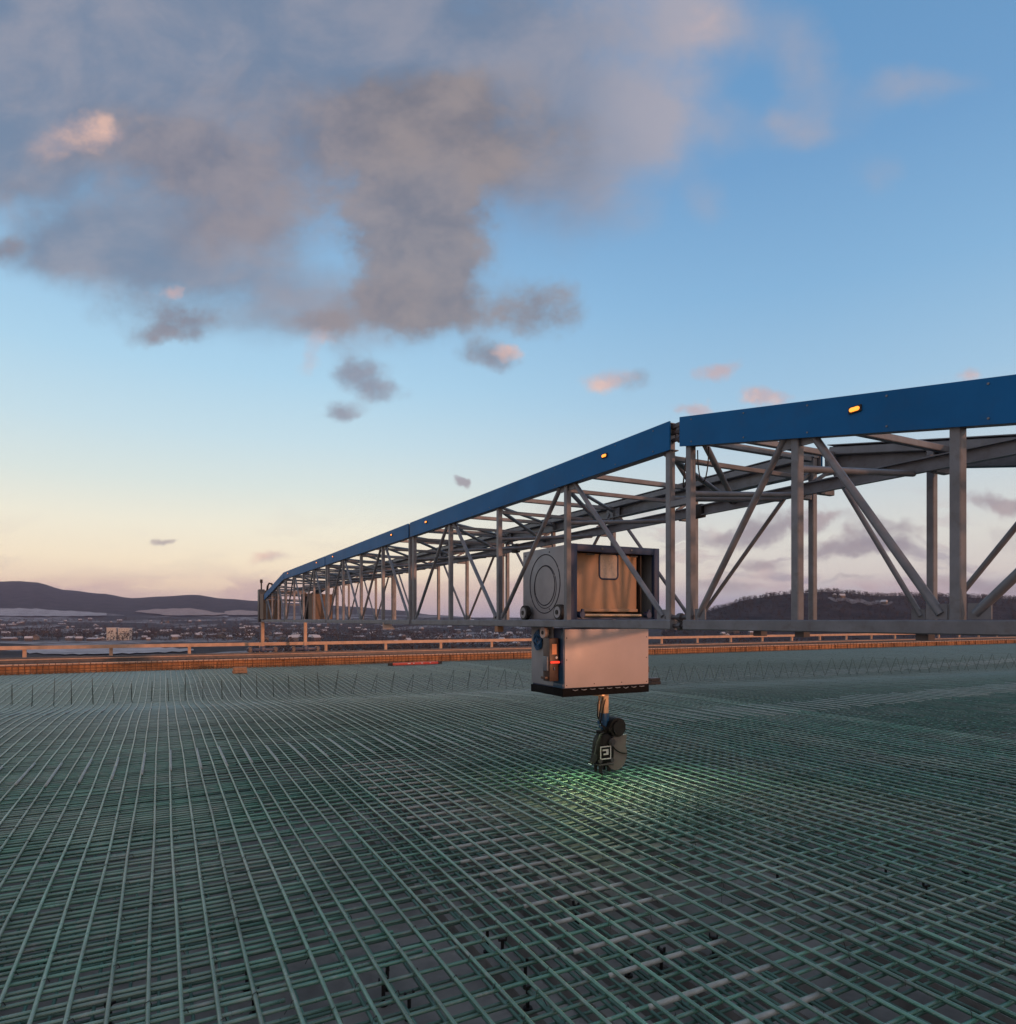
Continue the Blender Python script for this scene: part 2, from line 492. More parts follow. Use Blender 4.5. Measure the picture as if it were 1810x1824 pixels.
def formwork():
    b = MB()
    nv = 36
    vs = [V0 + (V1 + 0.3 - V0) * i / (nv - 1) for i in range(nv)]
    # left part: flat sheets, right part: ribbed steel pans running along Y
    us = [(U0, 0.0), (-2.0, 0.0), (1.4, 0.0)]
    u = 1.4
    while u < 16.0:
        us += [(u + 0.015, 0.0), (u + 0.175, 0.0), (u + 0.195, -0.10), (u + 0.28, -0.10), (u + 0.30, 0.0)]
        u += 0.30
    while u < U1:
        us.append((u, 0.0))
        u += 4.0
    us.append((U1, 0.0))
    pts = [(uu, v, -0.215 + dz + dip(uu, v)) for v in vs for uu, dz in us]
    k = len(us)
    b.add(pts, [(j * k + i, j * k + i + 1, (j + 1) * k + i + 1, (j + 1) * k + i) for j in range(nv - 1) for i in range(k - 1)])
    m = mat('steel_form_deck', (0.23, 0.22, 0.205), 0.6, 0.0, 0.35, 1.7, 0.15, 25, dirt=(0.14, 0.13, 0.125), dirt_amt=0.6)
    o = b.build('deck', m)
    tag(o, 'grey steel stay-in-place form deck under the reinforcing bars', 'bridge deck', kind='structure')
    s = MB()
    s.box(U0, U1, V0 - 1.2, 31.5, -1.4, -0.33)
    o = s.build('bridge_slab_edge', mat('bridge_concrete', (0.22, 0.21, 0.20), 0.8, 0, 0.2, 0.6, 0.2, 12))
    tag(o, 'grey bridge superstructure carrying the deck', 'bridge', kind='structure')


formwork()

# ------------------------------------------------------------------ rebar mats
mat_root = thing('rebar_mat', 'large top mat of green epoxy coated reinforcing bars covering the bridge deck', 'rebar mat', (0, 0, 0))
rnd = random.Random(11)


def wob(amp, n):
    ph = [rnd.uniform(0, 6.28) for _ in range(3)]
    fr = [rnd.uniform(0.35, 0.7), rnd.uniform(0.9, 1.5), rnd.uniform(1.9, 2.6)]
    return lambda t: amp * (0.6 * math.sin(fr[0] * t + ph[0]) + 0.3 * math.sin(fr[1] * t + ph[1]) + 0.15 * math.sin(fr[2] * t + ph[2]))


SP = 0.152


def long_bar(b, u, r, n, k, v0=V0 + 0.4, v1=V1 - 0.05, z=0.0, laps=True, step=0.45):
    wx, wz = wob(0.012, 3), wob(0.004, 3)
    m = int((v1 - v0) / step)
    pts = [(u + wx(v0 + (v1 - v0) * i / m), 0, 0) for i in range(m + 1)]
    pts = [(pts[i][0], v0 + (v1 - v0) * i / m, z + wz(v0 + (v1 - v0) * i / m) + dip(u, v0 + (v1 - v0) * i / m)) for i in range(m + 1)]
    b.tube(pts, r, n)
    if laps and k % 2 == 0:
        for a, c in ((8.75 + rnd.uniform(-.12, .12), 10.05 + rnd.uniform(-.2, .2)), (15.9 + rnd.uniform(-.2, .2), 16.8 + rnd.uniform(-.2, .2))):
            q = []
            for i in range(5):
                vv = a + (c - a) * i / 4
                q.append((u + wx(vv) + 0.012, vv, z + wz(vv) + dip(u, vv) + 0.005))
            b.tube(q, r * 1.25, n, 1)
    return b


# bars along Y: the 100 that show largest one by one, the rest as one part
us_all = [-6.6 + SP * i for i in range(int((60.5 + 6.6) / SP))]
near_set = [i for i, u in enumerate(us_all) if -3.9 < u < 11.3][:100]
rest = MB()
for i, u in enumerate(us_all):
    uu = u + rnd.uniform(-.014, .014)
    if i in near_set:
        bb = long_bar(MB(), uu, 0.0105, 8, i)
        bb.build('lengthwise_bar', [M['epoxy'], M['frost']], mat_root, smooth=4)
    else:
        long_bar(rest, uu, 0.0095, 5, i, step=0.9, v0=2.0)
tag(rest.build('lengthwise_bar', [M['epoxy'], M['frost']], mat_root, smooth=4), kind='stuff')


def cross_bar(b, v, r, n, k, u0=U0 + 0.3, u1=60.3, z=-0.0195, step=0.6, lap=False):
    wy, wz = wob(0.010, 3), wob(0.003, 3)
    m = max(3, int((u1 - u0) / step))
    pts = []
    for i in range(m + 1):
        uu = u0 + (u1 - u0) * (i / m)
        pts.append((uu, v + wy(uu), z + wz(uu) + dip(uu, v)))
    b.tube(pts, r, n)
    if lap and k % 2 == 0 and v < 8.4:
        a, c = 2.0 + rnd.uniform(-.05, .05), 2.86 + rnd.uniform(-.05, .05)
        b.tube([(a + (c - a) * i / 4, v + wy(a + (c - a) * i / 4) - 0.012, z + wz(a + (c - a) * i / 4) + 0.002) for i in range(5)], r * 1.35, n, 1)
    return b


vs_all = [0.95 + SP * i for i in range(int((V1 - 0.1 - 0.95) / SP))]
rest = MB()
for i, v in enumerate(vs_all):
    vv = v + rnd.uniform(-.018, .018)
    if i < 100:
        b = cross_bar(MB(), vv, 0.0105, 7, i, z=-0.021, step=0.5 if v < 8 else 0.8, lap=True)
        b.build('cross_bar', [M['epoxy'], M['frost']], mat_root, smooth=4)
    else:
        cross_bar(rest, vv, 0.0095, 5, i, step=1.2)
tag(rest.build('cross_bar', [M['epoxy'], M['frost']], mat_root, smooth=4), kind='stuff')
rest = MB()
for i, v in enumerate(vs_all):
    vv = v + 0.07 + rnd.uniform(-.018, .018)
    end = 0.75 + 0.55 * rnd.random() - (0.35 if i % 2 else 0)
    if i < 100:
        cross_bar(MB(), vv, 0.0105, 7, i, z=-0.021, u1=end, step=0.5).build('short_cross_bar', [M['epoxy'], M['frost']], mat_root, smooth=4)
    else:
        cross_bar(rest, vv, 0.0095, 5, i, u1=end, step=1.0)
tag(rest.build('short_cross_bar', [M['epoxy'], M['frost']], mat_root, smooth=4), kind='stuff')

# tie wires at the crossings near the camera: far too many and too fine to count
tw = MB()
for i, u in enumerate(us_all):
    for j, v in enumerate(vs_all):
        if (i + j) % 2 or not (-2.5 < u < 9.0 and 1.0 < v < 9.0) or rnd.random() < 0.35:
            continue
        Y = u * SY + v * CY
        if Y < 2.6 or Y > 9.0 or abs(u * CY - v * SY) > Y * 0.85:
            continue
        z = 0.006
        s = 0.018
        tw.tube([(u - s, v - s * .8, z - .022), (u - s * .5, v - s * .4, z + .003), (u + s * .5, v + s * .4, z + .003), (u + s, v + s * .8, z - .022)], 0.0021, 4)
        if rnd.random() < 0.5:
            a = rnd.uniform(0, 6.28)
            l = rnd.uniform(.03, .07)
            tw.tube([(u + s, v + s * .8, z - .022), (u + s + l * .5 * math.cos(a), v + s + l * .5 * math.sin(a), z - .03 - rnd.uniform(0, .03)),
                     (u + s + l * math.cos(a), v + s + l * math.sin(a), z - .045 - rnd.uniform(0, .05))], 0.0019, 4)
tag(tw.build('tie_wire', M['wire'], mat_root), kind='stuff')

low_root = thing('rebar_mat', 'lower mat of green reinforcing bars seen through the top mat near the formwork', 'rebar mat', (0, 0, 0))
nl = 0
u = -3.2
while nl < 100:
    b = long_bar(MB(), u + rnd.uniform(-.02, .02), 0.0095, 6, 1, v0=0.4, v1=15.0, z=-0.118, laps=False, step=0.6)
    if 1.6 < u < 9 and nl % 2 == 0:
        long_bar(b, u + 0.032 + rnd.uniform(-.006, .01), 0.0095, 6, 1, v0=0.4, v1=rnd.uniform(2.5, 9), z=-0.116, laps=False, step=0.6)
    b.build('lengthwise_bar', M['epoxy_low'], low_root, smooth=4)
    u += SP
    nl += 1
for i in range(92):
    v = 1.03 + SP * i
    b = cross_bar(MB(), v + rnd.uniform(-.02, .02), 0.0095, 6, 1, u0=-6.0, u1=15.5, z=-0.138, step=0.8)
    b.build('cross_bar', M['epoxy_low'], low_root, smooth=4)

# black supports and studs under the mats, where the photograph shows them
chair_me = None
for k, (px, py) in enumerate([(440, 1722), (196, 1786), (452, 1765), (690, 1722), (683, 1748), (729, 1772), (936, 1716), (940, 1755), (1271, 1668), (1120, 1700), (895, 1672), (868, 1660),
                              (1026, 1611), (1178, 1690), (1385, 1545), (1578, 1540), (1650, 1576), (1720, 1552)]):
    p = pix_ground(px, py, -0.09)
    if chair_me is None:
        b = MB()
        b.rod((0, 0, 0), (0, 0, 0.115), 0.010, 8)
        b.rod((0, 0, 0), (0, 0, 0.012), 0.024, 10)
        b.bar((-0.024, 0, 0.118), (0.024, 0, 0.118), 0.018, 0.014)
        b.box(-0.026, -0.018, -0.008, 0.008, 0.118, 0.142)
        b.box(0.018, 0.026, -0.008, 0.008, 0.118, 0.142)
        o = b.build('bar_support', M['chair'])
        chair_me = o
    else:
        o = chair_me.copy()
        C.objects.link(o)
    o.location = (p.x, p.y, -0.215 + dip(p.x, p.y))
    o.rotation_euler = (0, 0, rnd.uniform(0, 3))
    tag(o, 'small black bar support standing on the formwork under the rebar', 'rebar support', 'black supports under the mats')

# ------------------------------------------------------------------ row of hairpin bars
hair = None
k = 0
u = -5.6
while u < 40:
    v = 18.9 - 0.13 * (u + 3.0)
    v = max(v, 12.2) + rnd.uniform(-.06, .06)
    if hair is None:
        b = MB()
        sp, h = 0.24, 0.66
        pts = [(0, -sp, 0.0)]
        for i in range(1, 6):
            pts.append((0, -sp + (sp - 0.03) * i / 5, h * 0.94 * i / 5))
        pts += [(0, -0.012, h), (0, 0.012, h)]
        for i in range(5, -1, -1):
            pts.append((0, sp - (sp - 0.03) * i / 5, h * 0.94 * i / 5))
        b.tube(pts, 0.0062, 6)
        hair = b.build('hairpin_bar', M['hairpin'], smooth=4)
        o = hair
    else:
        o = hair.copy()
        C.objects.link(o)
    o.location = (u, v, dip(u, v) - 0.01)
    o.rotation_euler = (rnd.uniform(-.05, .05), rnd.uniform(-.10, .10) + (0.22 if 4 < u < 9 else 0), rnd.uniform(-.3, .3))
    o.scale = (1, rnd.uniform(.85, 1.1) * (0.22 if u < 5 else 0.55 if u < 8 else 1.0), rnd.uniform(.72, 1.02))
    tag(o, 'thin dark green inverted V hairpin bar standing in the row across the mat', 'hairpin bar', 'hairpin bars standing in a row')
    u += (0.40 if u < 4 else 0.52) + rnd.uniform(-.05, .05)
    k += 1

# ------------------------------------------------------------------ far parapet, track, handrail, near parapet
pr = thing('parapet_form', 'low orange sunlit plywood form with a rebar cage along the far deck edge', 'parapet form', (20, 27.2, 0))
b = MB()
u = -8.0
while u < 64:
    L = rnd.choice([2.4, 2.4, 1.2, 3.0])
    b.box(u + 0.006, u + L - 0.006, 27.28 + rnd.uniform(0, .012), 27.33, -0.22, 0.25 + rnd.uniform(-.015, .015))
    b.box(u + 0.3, u + 0.36, 27.225, 27.272, -0.2, 0.245)
    b.box(u + L * .6, u + L * .6 + 0.06, 27.225, 27.272, -0.2, 0.245)
    u += L
keep(b.build('form_board', M['form']), pr)
b = MB()
u = -8.0
while u < 64:
    L = 3.6
    b.box(u + 0.01, u + L - 0.01, 27.12, 27.27, 0.268, 0.31)
    u += L
keep(b.build('top_timber', M['rail']), pr)
b = MB()
u = -8
while u < 64:
    h = 0.30 + rnd.uniform(-.02, .07)
    b.tube([(u, 27.08, -0.1), (u + rnd.uniform(-.01, .01), 27.08, h)], 0.011, 5)
    u += 0.17 if u < 30 else 0.3
for z in (0.03, 0.13, 0.24):
    b.tube([(-8 + 3 * i, 27.10, z + rnd.uniform(-.01, .01)) for i in range(25)], 0.012, 5)
keep(tag(b.build('rebar_cage', M['rust']), kind='stuff'), pr)

tr = thing('gantry_track', 'dark steel track beam behind the parapet carrying the gantry wheels', 'track', (20, 29.2, 0))
b = MB()
b.box(-10, 66, 29.10, 29.30, -0.3, 0.40)
b.box(-10, 66, 29.14, 29.26, 0.402, 0.44)
keep(b.build('track_beam', M['steel_dark']), tr)
b = MB()
b.rod((-10, 28.4, 0.40), (66, 28.4, 0.40), 0.022, 8)
keep(b.build('guard_pipe', M['rail']), tr)

hr = thing('handrail', 'long orange sunlit guard rail with posts behind the far parapet', 'handrail', (20, 31, 0))
b = MB()
b.box(-12, 66, 30.95, 31.05, 0.66, 0.80, b=0.0)
keep(b.build('top_rail', M['rail']), hr)
b = MB()
b.rod((-12, 31, 0.32), (66, 31, 0.32), 0.03, 8)
keep(b.build('lower_rail', M['rail']), hr)
u = -10.4
while u < 66:
    b = MB()
    b.box(u - 0.06, u + 0.06, 31.06, 31.16, -0.3, 0.78)
    keep(b.build('rail_post', M['rail']), hr)
    u += 2.85

npar = thing('parapet_wall', 'grey concrete parapet form along the near deck edge behind the camera', 'parapet', (20, -4.6, 0))
b = MB()
b.box(-60, 120, -4.7, -4.5, -0.4, 1.10)
keep(b.build('wall', mat('near_form', (0.25, 0.18, 0.12), 0.7, 0, 0.2, 2)), npar)

# ------------------------------------------------------------------ the travelling gantry
PN, PF, PB = 3.69, 5.42, 5.17
g = thing('gantry_truss', 'long grey steel travelling gantry truss with blue top panels spanning the deck', 'gantry', (PN, 4.1, CAMZ))


def gp(o):
    return keep(o, g)


def Ht(v):
    if v < 4.0:
        return 1.595 - 0.1836 * (3.963 - v)
    if v > 23.4:
        return 1.60 - 0.118 * (v - 23.46)
    return 1.605


mods = [(3.963, -1.97, 6), (4.20, 10.42, 4), (10.62, 16.84, 4), (17.04, 23.26, 4), (23.46, 29.40, 4)]
PH = 0.232
for mi, (va_, vb_, npan) in enumerate(mods):
    q = [va_ + (vb_ - va_) * i / npan for i in range(npan + 1)]
    lo, hi = min(va_, vb_), max(va_, vb_)
    q_all = q
    for side, up in (('near', PN), ('far', PF)):
        q = list(q_all)
        if side == 'far' and mi == 0:
            q[0], q[1], q[2] = 4.10, 3.11, 2.12
        sgn = -1 if side == 'near' else 1
        # bottom chord
        b = MB()
        b.bar((up, lo - 0.045, CAMZ - 0.04), (up, hi + 0.045, CAMZ - 0.04), 0.085, 0.078)
        if side == 'near':
            b.box(up + 0.045, up + 0.14, lo - 0.04, hi + 0.04, CAMZ - 0.012, CAMZ - 0.004)
        gp(b.build('bottom_chord', M['steel'], smooth=0.6))
        # top chord behind the panel
        b = MB()
        b.bar((up, lo - 0.04, CAMZ + Ht(lo) - 0.055), (up, hi + 0.04, CAMZ + Ht(hi) - 0.055), 0.07, 0.07)
        gp(b.build('top_chord', M['steel'], smooth=0.6))
        # blue cladding, grey C-channel inside
        b = MB()
        x0, x1 = (up - 0.062, up - 0.050) if side == 'near' else (up + 0.050, up + 0.062)
        e0, e1 = lo - 0.06, hi + 0.06
        zz = lambda v, d: CAMZ + Ht(v) - d
        if mi == 4:
            e1 = 28.7
        vs = [(x, v, zz(v, d)) for x in (x0, x1) for v, d in ((e0, PH), (e1, PH), (e1, 0), (e0, 0))]
        b.add(vs, [(0, 1, 2, 3), (7, 6, 5, 4), (0, 4, 5, 1), (1, 5, 6, 2), (2, 6, 7, 3), (3, 7, 4, 0)])
        gp(b.build('blue_panel', M['blue']))
        b = MB()
        xi = up - sgn * 0.0 
        xw = x1 + 0.003 if side == 'near' else x0 - 0.003
        for a0, a1, d0, d1 in ((min(xw, xw - sgn * 0.006), max(xw, xw - sgn * 0.006), PH - 0.004, 0.006),
                               (min(xw - sgn * 0.006, xw - sgn * 0.09), max(xw - sgn * 0.006, xw - sgn * 0.09), PH - 0.004, PH - 0.012),
                               (min(xw - sgn * 0.006, xw - sgn * 0.09), max(xw - sgn * 0.006, xw - sgn * 0.09), 0.014, 0.006)):
            vs = [(x, v, zz(v, d)) for x in (a0, a1) for v, d in ((e0 + .01, d0), (e1 - .01, d0), (e1 - .01, d1), (e0 + .01, d1))]
            b.add(vs, [(0, 1, 2, 3), (7, 6, 5, 4), (0, 4, 5, 1), (1, 5, 6, 2), (2, 6, 7, 3), (3, 7, 4, 0)])
        gp(b.build('panel_channel', M['steel']))
        # screws on the blue sheet
        if side == 'near' and mi in (0, 1):
            b = MB()
            v = e0 + 0.2
            while v < e1:
                for d in (0.03, PH - 0.03):
                    b.rod((x0 - 0.004, v, zz(v, d)), (x0, v, zz(v, d)), 0.006, 8)
                v += 0.52
            gp(b.build('panel_screws', M['steel']))
        # posts
        for k, v in enumerate(q):
            if side == 'far' and mi == 0 and k == 0:
                continue
            b = MB()
            top = CAMZ + Ht(v) - (0.03 if k in (0, npan) else 0.09)
            b.bar((up, v, CAMZ - 0.001), (up, v, top), 0.058)
            gp(b.build('vertical_post', M['steel'], smooth=0.6))
        # diagonals, a W over four bays
        for k in range(npan):
            odd = k + 1 if k % 2 == 0 else k
            evn = k if k % 2 == 0 else k + 1
            if side == 'far':
                odd, evn = evn, odd
            s = 1 if q[evn] > q[odd] else -1
            d = 0.055
            b = MB()
            b.rod((up, q[odd] + s * 0.07, CAMZ + Ht(q[odd]) - 0.16), (up, q[evn] - s * 0.085, CAMZ + 0.03), 0.024 if side == 'near' else 0.022, 10)
            b.box(up - 0.006, up + 0.006, min(q[evn] - s * 0.05, q[evn] - s * 0.16), max(q[evn] - s * 0.05, q[evn] - s * 0.16), CAMZ + 0.002, CAMZ + 0.085)
            b.box(up - 0.0055, up + 0.0055, min(q[odd] + s * 0.032, q[odd] + s * 0.14), max(q[odd] + s * 0.032, q[odd] + s * 0.14), CAMZ + Ht(q[odd]) - PH - 0.05, CAMZ + Ht(q[odd]) - 0.10)
            gp(b.build('diagonal_brace', M['steel'], smooth=0.9))
    # struts between the two sides
    q = q_all
    for k, v in enumerate(q):
        zt = CAMZ + Ht(v)
        b = MB()
        b.bar((PN + 0.045, v, zt - 0.10), (PF - 0.045, v, zt - 0.10), 0.05)
        gp(b.build('cross_strut', M['steel'], smooth=0.6))
        if mi > 0:
            b = MB()
            b.bar((PN + 0.045, v + 0.06, zt - PH - 0.03), (PF - 0.045, v + 0.06, zt - PH - 0.03), 0.04)
            gp(b.build('cross_strut', M['steel'], smooth=0.6))
        if v > 2.5 and mi != 4:
            b = MB()
            b.rod((PN + 0.04, v + 0.03, CAMZ + 1.0), (PB - 0.02, v + 0.12, CAMZ + 1.13), 0.024, 10)
            gp(b.build('rail_strut', M['steel'], smooth=0.9))
        if v > 0.8:
            b = MB()
            b.bar((PB + 0.03, v, CAMZ + 1.145), (PF - 0.045, v, CAMZ + 1.145), 0.05)
            b.bar((PB, v + 0.02, CAMZ + 1.24), (PF - 0.02, v + 0.02, max(CAMZ + 1.27, zt - PH)), 0.03)
            gp(b.build('rail_bracket', M['steel'], smooth=0.6))
    for k in range(npan):
        a, c = q[k], q[k + 1]
        if mi == 0:
            if k == 0:
                b = MB()
                b.rod((PN + 0.03, 3.84, CAMZ + 1.36), (PB, 4.92, CAMZ + 1.2), 0.026, 10)
                gp(b.build('sway_brace', M['steel'], smooth=0.9))
            continue
        b = MB()
        b.rod((PN + 0.03, a + 0.05, CAMZ + Ht(a) - 0.20), (PF - 0.05, c - 0.05, CAMZ + Ht(c) - 0.14), 0.021, 8)
        gp(b.build('top_brace', M['steel'], smooth=0.9))
        if a > 0 and mi != 4:
            b = MB()
            b.rod((PN + 0.03, a + 0.09, CAMZ + Ht(a) - 0.22), (PB, (4.95 if k == 0 and mi == 1 else max(a, c) - 0.15), CAMZ + 1.2), 0.024, 8)
            gp(b.build('sway_brace', M['steel'], smooth=0.9))

# inner guide rail, a C-channel on the far side
e0, e1 = 0.4, 28.6
b = MB()
for v0_, v1_ in ((e0, 9.5), (9.74, 16.9), (17.1, 23.3), (23.5, e1)):
    b.box(PB - 0.004, PB + 0.004, v0_, v1_, CAMZ + 1.125, CAMZ + 1.235)
    b.box(PB - 0.045, PB - 0.0045, v0_, v1_, CAMZ + 1.225, CAMZ + 1.235)
    b.box(PB - 0.045, PB - 0.0045, v0_, v1_, CAMZ + 1.125, CAMZ + 1.135)
gp(b.build('guide_rail', M['steel']))
for v in (5.43, 9.62, 17.0, 23.4):
    b = MB()
    b.box(PB - 0.05, PB + 0.03, v - 0.085, v + 0.085, CAMZ + 1.105, CAMZ + 1.25, b=0.012)
    b.rod((PB - 0.054, v - 0.05, CAMZ + 1.18), (PB - 0.05, v - 0.05, CAMZ + 1.18), 0.012, 8)
    gp(b.build('rail_joint', M['black'], smooth=0.6))
# joint bolts and cables at the big joint
for z in (CAMZ + 1.52, CAMZ + 1.46, CAMZ + 0.02, CAMZ - 0.05):
    b = MB()
    b.rod((PN, 3.93, z), (PN, 4.25, z), 0.018, 8)
    b.rod((PN, 4.06, z), (PN, 4.10, z), 0.034, 8)
    gp(b.build('joint_bolt', M['steel_dark'], smooth=0.6))
b = MB()
b.box(PN - 0.03, PN + 0.03, 3.99, 4.17, CAMZ + 1.545, CAMZ + 1.585, b=0.008)
gp(b.build('joint_hinge', M['steel_dark'], smooth=0.6))
b = MB()
b.bar((PN, 3.96, CAMZ + 0.94), (PN, 4.20, CAMZ + 0.94), 0.05)
gp(b.build('joint_strut', M['steel'], smooth=0.6))
b = MB()
b.tube([(PN + 0.02, 4.02 + 0.05 * math.sin(t * 1.3), CAMZ + 1.36 - 0.30 * math.sin(t)) for t in [i * math.pi / 12 for i in range(13)]], 0.006, 6)
b.tube([(PN + 0.03, 3.86 + 0.06 * math.cos(t), CAMZ + 1.33 - 0.26 * math.sin(t)) for t in [i * math.pi / 12 for i in range(13)]], 0.005, 6)
gp(b.build('cable', M['black'], smooth=4))

# amber marker lamps on the blue sheets
for v in (2.52, 5.02, 9.70, 11.45, 16.05, 17.95, 22.5):
    z = CAMZ + Ht(v) - 0.088
    xs = PN - 0.062
    b = MB()
    b.box(xs - 0.010, xs - 0.0005, v - 0.042, v + 0.042, z - 0.021, z + 0.021, b=0.0049)
    bez = gp(b.build('marker_lamp', M['black'], smooth=0.6))
    b = MB()
    lp = []
    for sg, a0 in ((1, -90), (-1, 90)):
        for i in range(9):
            a = R(a0 + 22.5 * i)
            lp.append((v + sg * 0.020 + 0.012 * math.cos(a), z + 0.012 * math.sin(a)))
    kk = len(lp)
    b.add([(xs - 0.0102, y, zz_) for y, zz_ in lp] + [(xs - 0.015, y, zz_) for y, zz_ in lp] + [(xs - 0.017, v + (y - v) * .7, z + (zz_ - z) * .6) for y, zz_ in lp],
          [(j * kk + i, j * kk + (i + 1) % kk, (j + 1) * kk + (i + 1) % kk, (j + 1) * kk + i) for j in range(2) for i in range(kk)] + [tuple(range(2 * kk, 3 * kk)), tuple(range(kk))[::-1]])
    ln = b.build('lens', M['amber'])
    ln.parent = bez

# far end: cabinet, bogies on the track, small mast
b = MB()
b.box(PN - 0.12, PN + 0.12, 29.45, 29.85, CAMZ - 0.10, CAMZ + 1.28, b=0.02)
b.box(PN - 0.1, PF + 0.1, 29.5, 29.6, CAMZ + 1.10, CAMZ + 1.24)
gp(b.build('end_frame', M['steel_dark'], smooth=0.6))
b = MB()
b.box(PN - 0.09, PN + 0.6, 28.3, 29.3, CAMZ + 0.02, CAMZ + 1.05)
gp(b.build('end_cabinet', M['cabinet']))
b = MB()
b.box(PF - 0.75, PF - 0.1, 25.2, 26.0, CAMZ + 0.02, CAMZ + 0.98)
gp(b.build('control_cabinet', M['black']))
b = MB()
b.box(PF - 0.80, PF - 0.1, 23.6, 24.3, CAMZ + 0.02, CAMZ + 0.9)
gp(b.build('equipment_cabinet', M['cabinet']))
b = MB()
b.rod((PN, 29.6, CAMZ + 1.28), (PN, 29.6, CAMZ + 1.62), 0.03, 8)
b.rod((PN, 29.6, CAMZ + 1.55), (PN, 29.6, CAMZ + 1.70), 0.055, 8)
b.tube([(PN + 0.22, 29.5, CAMZ + 1.24), (PN + 0.24, 29.5, CAMZ + 1.42), (PN + 0.30, 29.5, CAMZ + 1.54), (PN + 0.40, 29.5, CAMZ + 1.52), (PN + 0.44, 29.5, CAMZ + 1.44)], 0.045, 8)
gp(b.build('antenna_mast', M['black'], smooth=0.8))
for up in (PN, PF):
    b = MB()
    b.bar((up, 29.2, CAMZ - 0.08), (up, 29.2, 0.62), 0.13)
    leg = gp(b.build('support_leg', M['rail'], smooth=0.6))
    b = MB()
    b.box(up - 0.62, up + 0.62, 29.08, 29.32, 0.50, 0.62, b=0.01)
    b.box(up - 0.10, up + 0.10, 29.05, 29.35, 0.46, 0.70, b=0.02)
    bg = b.build('bogie', M['navy'], smooth=0.6)
    bg.parent = leg
    for du in (-0.5, 0.5):
        b = MB()
        b.rod((up + du, 29.13, 0.56), (up + du, 29.27, 0.56), 0.115, 14)
        b.rod((up + du, 29.02, 0.56), (up + du, 29.07, 0.56), 0.07, 12)
        w = b.build('bogie_wheel', M['steel_dark'], smooth=0.6)
        w.parent = leg
# brackets and white plate below the near chord
for v in (3.0, 2.2, 3.35):
    b = MB()
    b.box(PN + 0.05, PN + 0.11, v - 0.035, v + 0.035, CAMZ - 0.115, CAMZ - 0.015)
    gp(b.build('chord_bracket', M['steel_dark']))
b = MB()
b.box(PN - 0.03, PN + 0.05, 7.30, 7.38, CAMZ - 0.15, CAMZ - 0.08)
gp(b.build('chord_bracket', M['wood']))
b = MB()
pl = [(PN - 0.06, CAMZ - 0.045), (PN + 0.07, CAMZ - 0.045), (PN + 0.18, CAMZ - 0.18), (PN - 0.06, CAMZ - 0.18)]
b.add([(x, 12.0, z) for x, z in pl] + [(x, 12.012, z) for x, z in pl], [(0, 1, 2, 3), (7, 6, 5, 4), (0, 4, 5, 1), (1, 5, 6, 2), (2, 6, 7, 3), (3, 7, 4, 0)])
gp(b.build('hanging_plate', M['pale']))

# ------------------------------------------------------------------ the robot carriage
cu1, cu2 = 3.87, 5.05
car = thing('robot_carriage', 'boxy grey and blue robot carriage hanging in the gantry, tool lowered to the rebar', 'robot', (4.5, 6.5, 0.95))


def cp(o):
    return keep(o, car)


def sub(o, parent):
    o.parent = parent      # the parts' own matrices are the identity
    return o


# upper housing
f0, f1_, zt = 5.96, 7.03, 2.615
b = MB()
b.box(cu1, cu1 + 0.02, f0 + 0.05, f1_, CAMZ + 0.005, zt, b=0.004)      # left wall
b.box(cu2, cu2 + 0.02, f0 + 0.05, f1_, CAMZ + 0.005, zt, b=0.004)      # right wall
b.box(cu1 + 0.021, cu2 - 0.001, f1_ - 0.02, f1_, CAMZ + 0.005, zt, b=0.004)  # back
b.box(cu1 + 0.021, cu2 - 0.001, f0 + 0.05, f1_ - 0.021, zt - 0.02, zt, b=0.004)  # roof
hous = cp(b.build('upper_housing', M['grey'], smooth=0.6))
# round engraved cover on its left wall
b = MB()
cy, cz = 6.52, 2.19


def ring(b, r, y, z, x, t, mi=0, n=56):
    b.tube([(x, y + r * math.cos(2 * math.pi * i / n), z + r * math.sin(2 * math.pi * i / n)) for i in range(n + 1)], t, 6, mi, cap=False)


ring(b, 0.335, cy, cz + 0.02, cu1 - 0.001, 0.0055)
ring(b, 0.225, cy + 0.0, cz + 0.0, cu1 - 0.001, 0.0055)
ring(b, 0.245, cy - 0.01, cz - 0.015, cu1 - 0.001, 0.004)
sub(b.build('round_cover', M['groove'], smooth=4), hous)
# navy front frame
b = MB()
zb = CAMZ + 0.005
fw = 0.075
b.box(cu1 - 0.004, cu1 + fw, f0, f0 + 0.048, zb, zt + 0.004, b=0.005)
b.box(cu2 + 0.02 - fw, cu2 + 0.024, f0, f0 + 0.048, zb, zt + 0.004, b=0.005)
b.box(cu1 + fw + 0.001, cu2 + 0.019 - fw, f0 + 0.002, f0 + 0.046, zt - fw, zt + 0.003, b=0.005)
b.box(cu1 + fw + 0.001, cu2 + 0.019 - fw, f0 + 0.012, f0 + 0.046, zb, zb + 0.02, b=0.004)
fr = cp(b.build('front_frame', M['navy'], smooth=0.6))
b = MB()
for uu in (cu1 + 0.40, cu1 + 0.80):
    b.rod((uu, f0 - 0.008, zt - 0.035), (uu, f0 + 0.002, zt - 0.035), 0.012, 10)
sub(b.build('frame_bolts', M['steel'], smooth=0.6), fr)
b = MB()
for uu in (cu1 + 0.13, cu2 - 0.14):
    b.rod((uu, f0 - 0.02, zb + 0.05), (uu, f0 + 0.05, zb + 0.05), 0.035, 12)
    b.bar((uu, f0 + 0.02, zb + 0.01), (uu + 0.03, f0 + 0.02, zb + 0.11), 0.03)
sub(b.build('corner_clamps', M['navy'], smooth=0.6), fr)
b = MB()
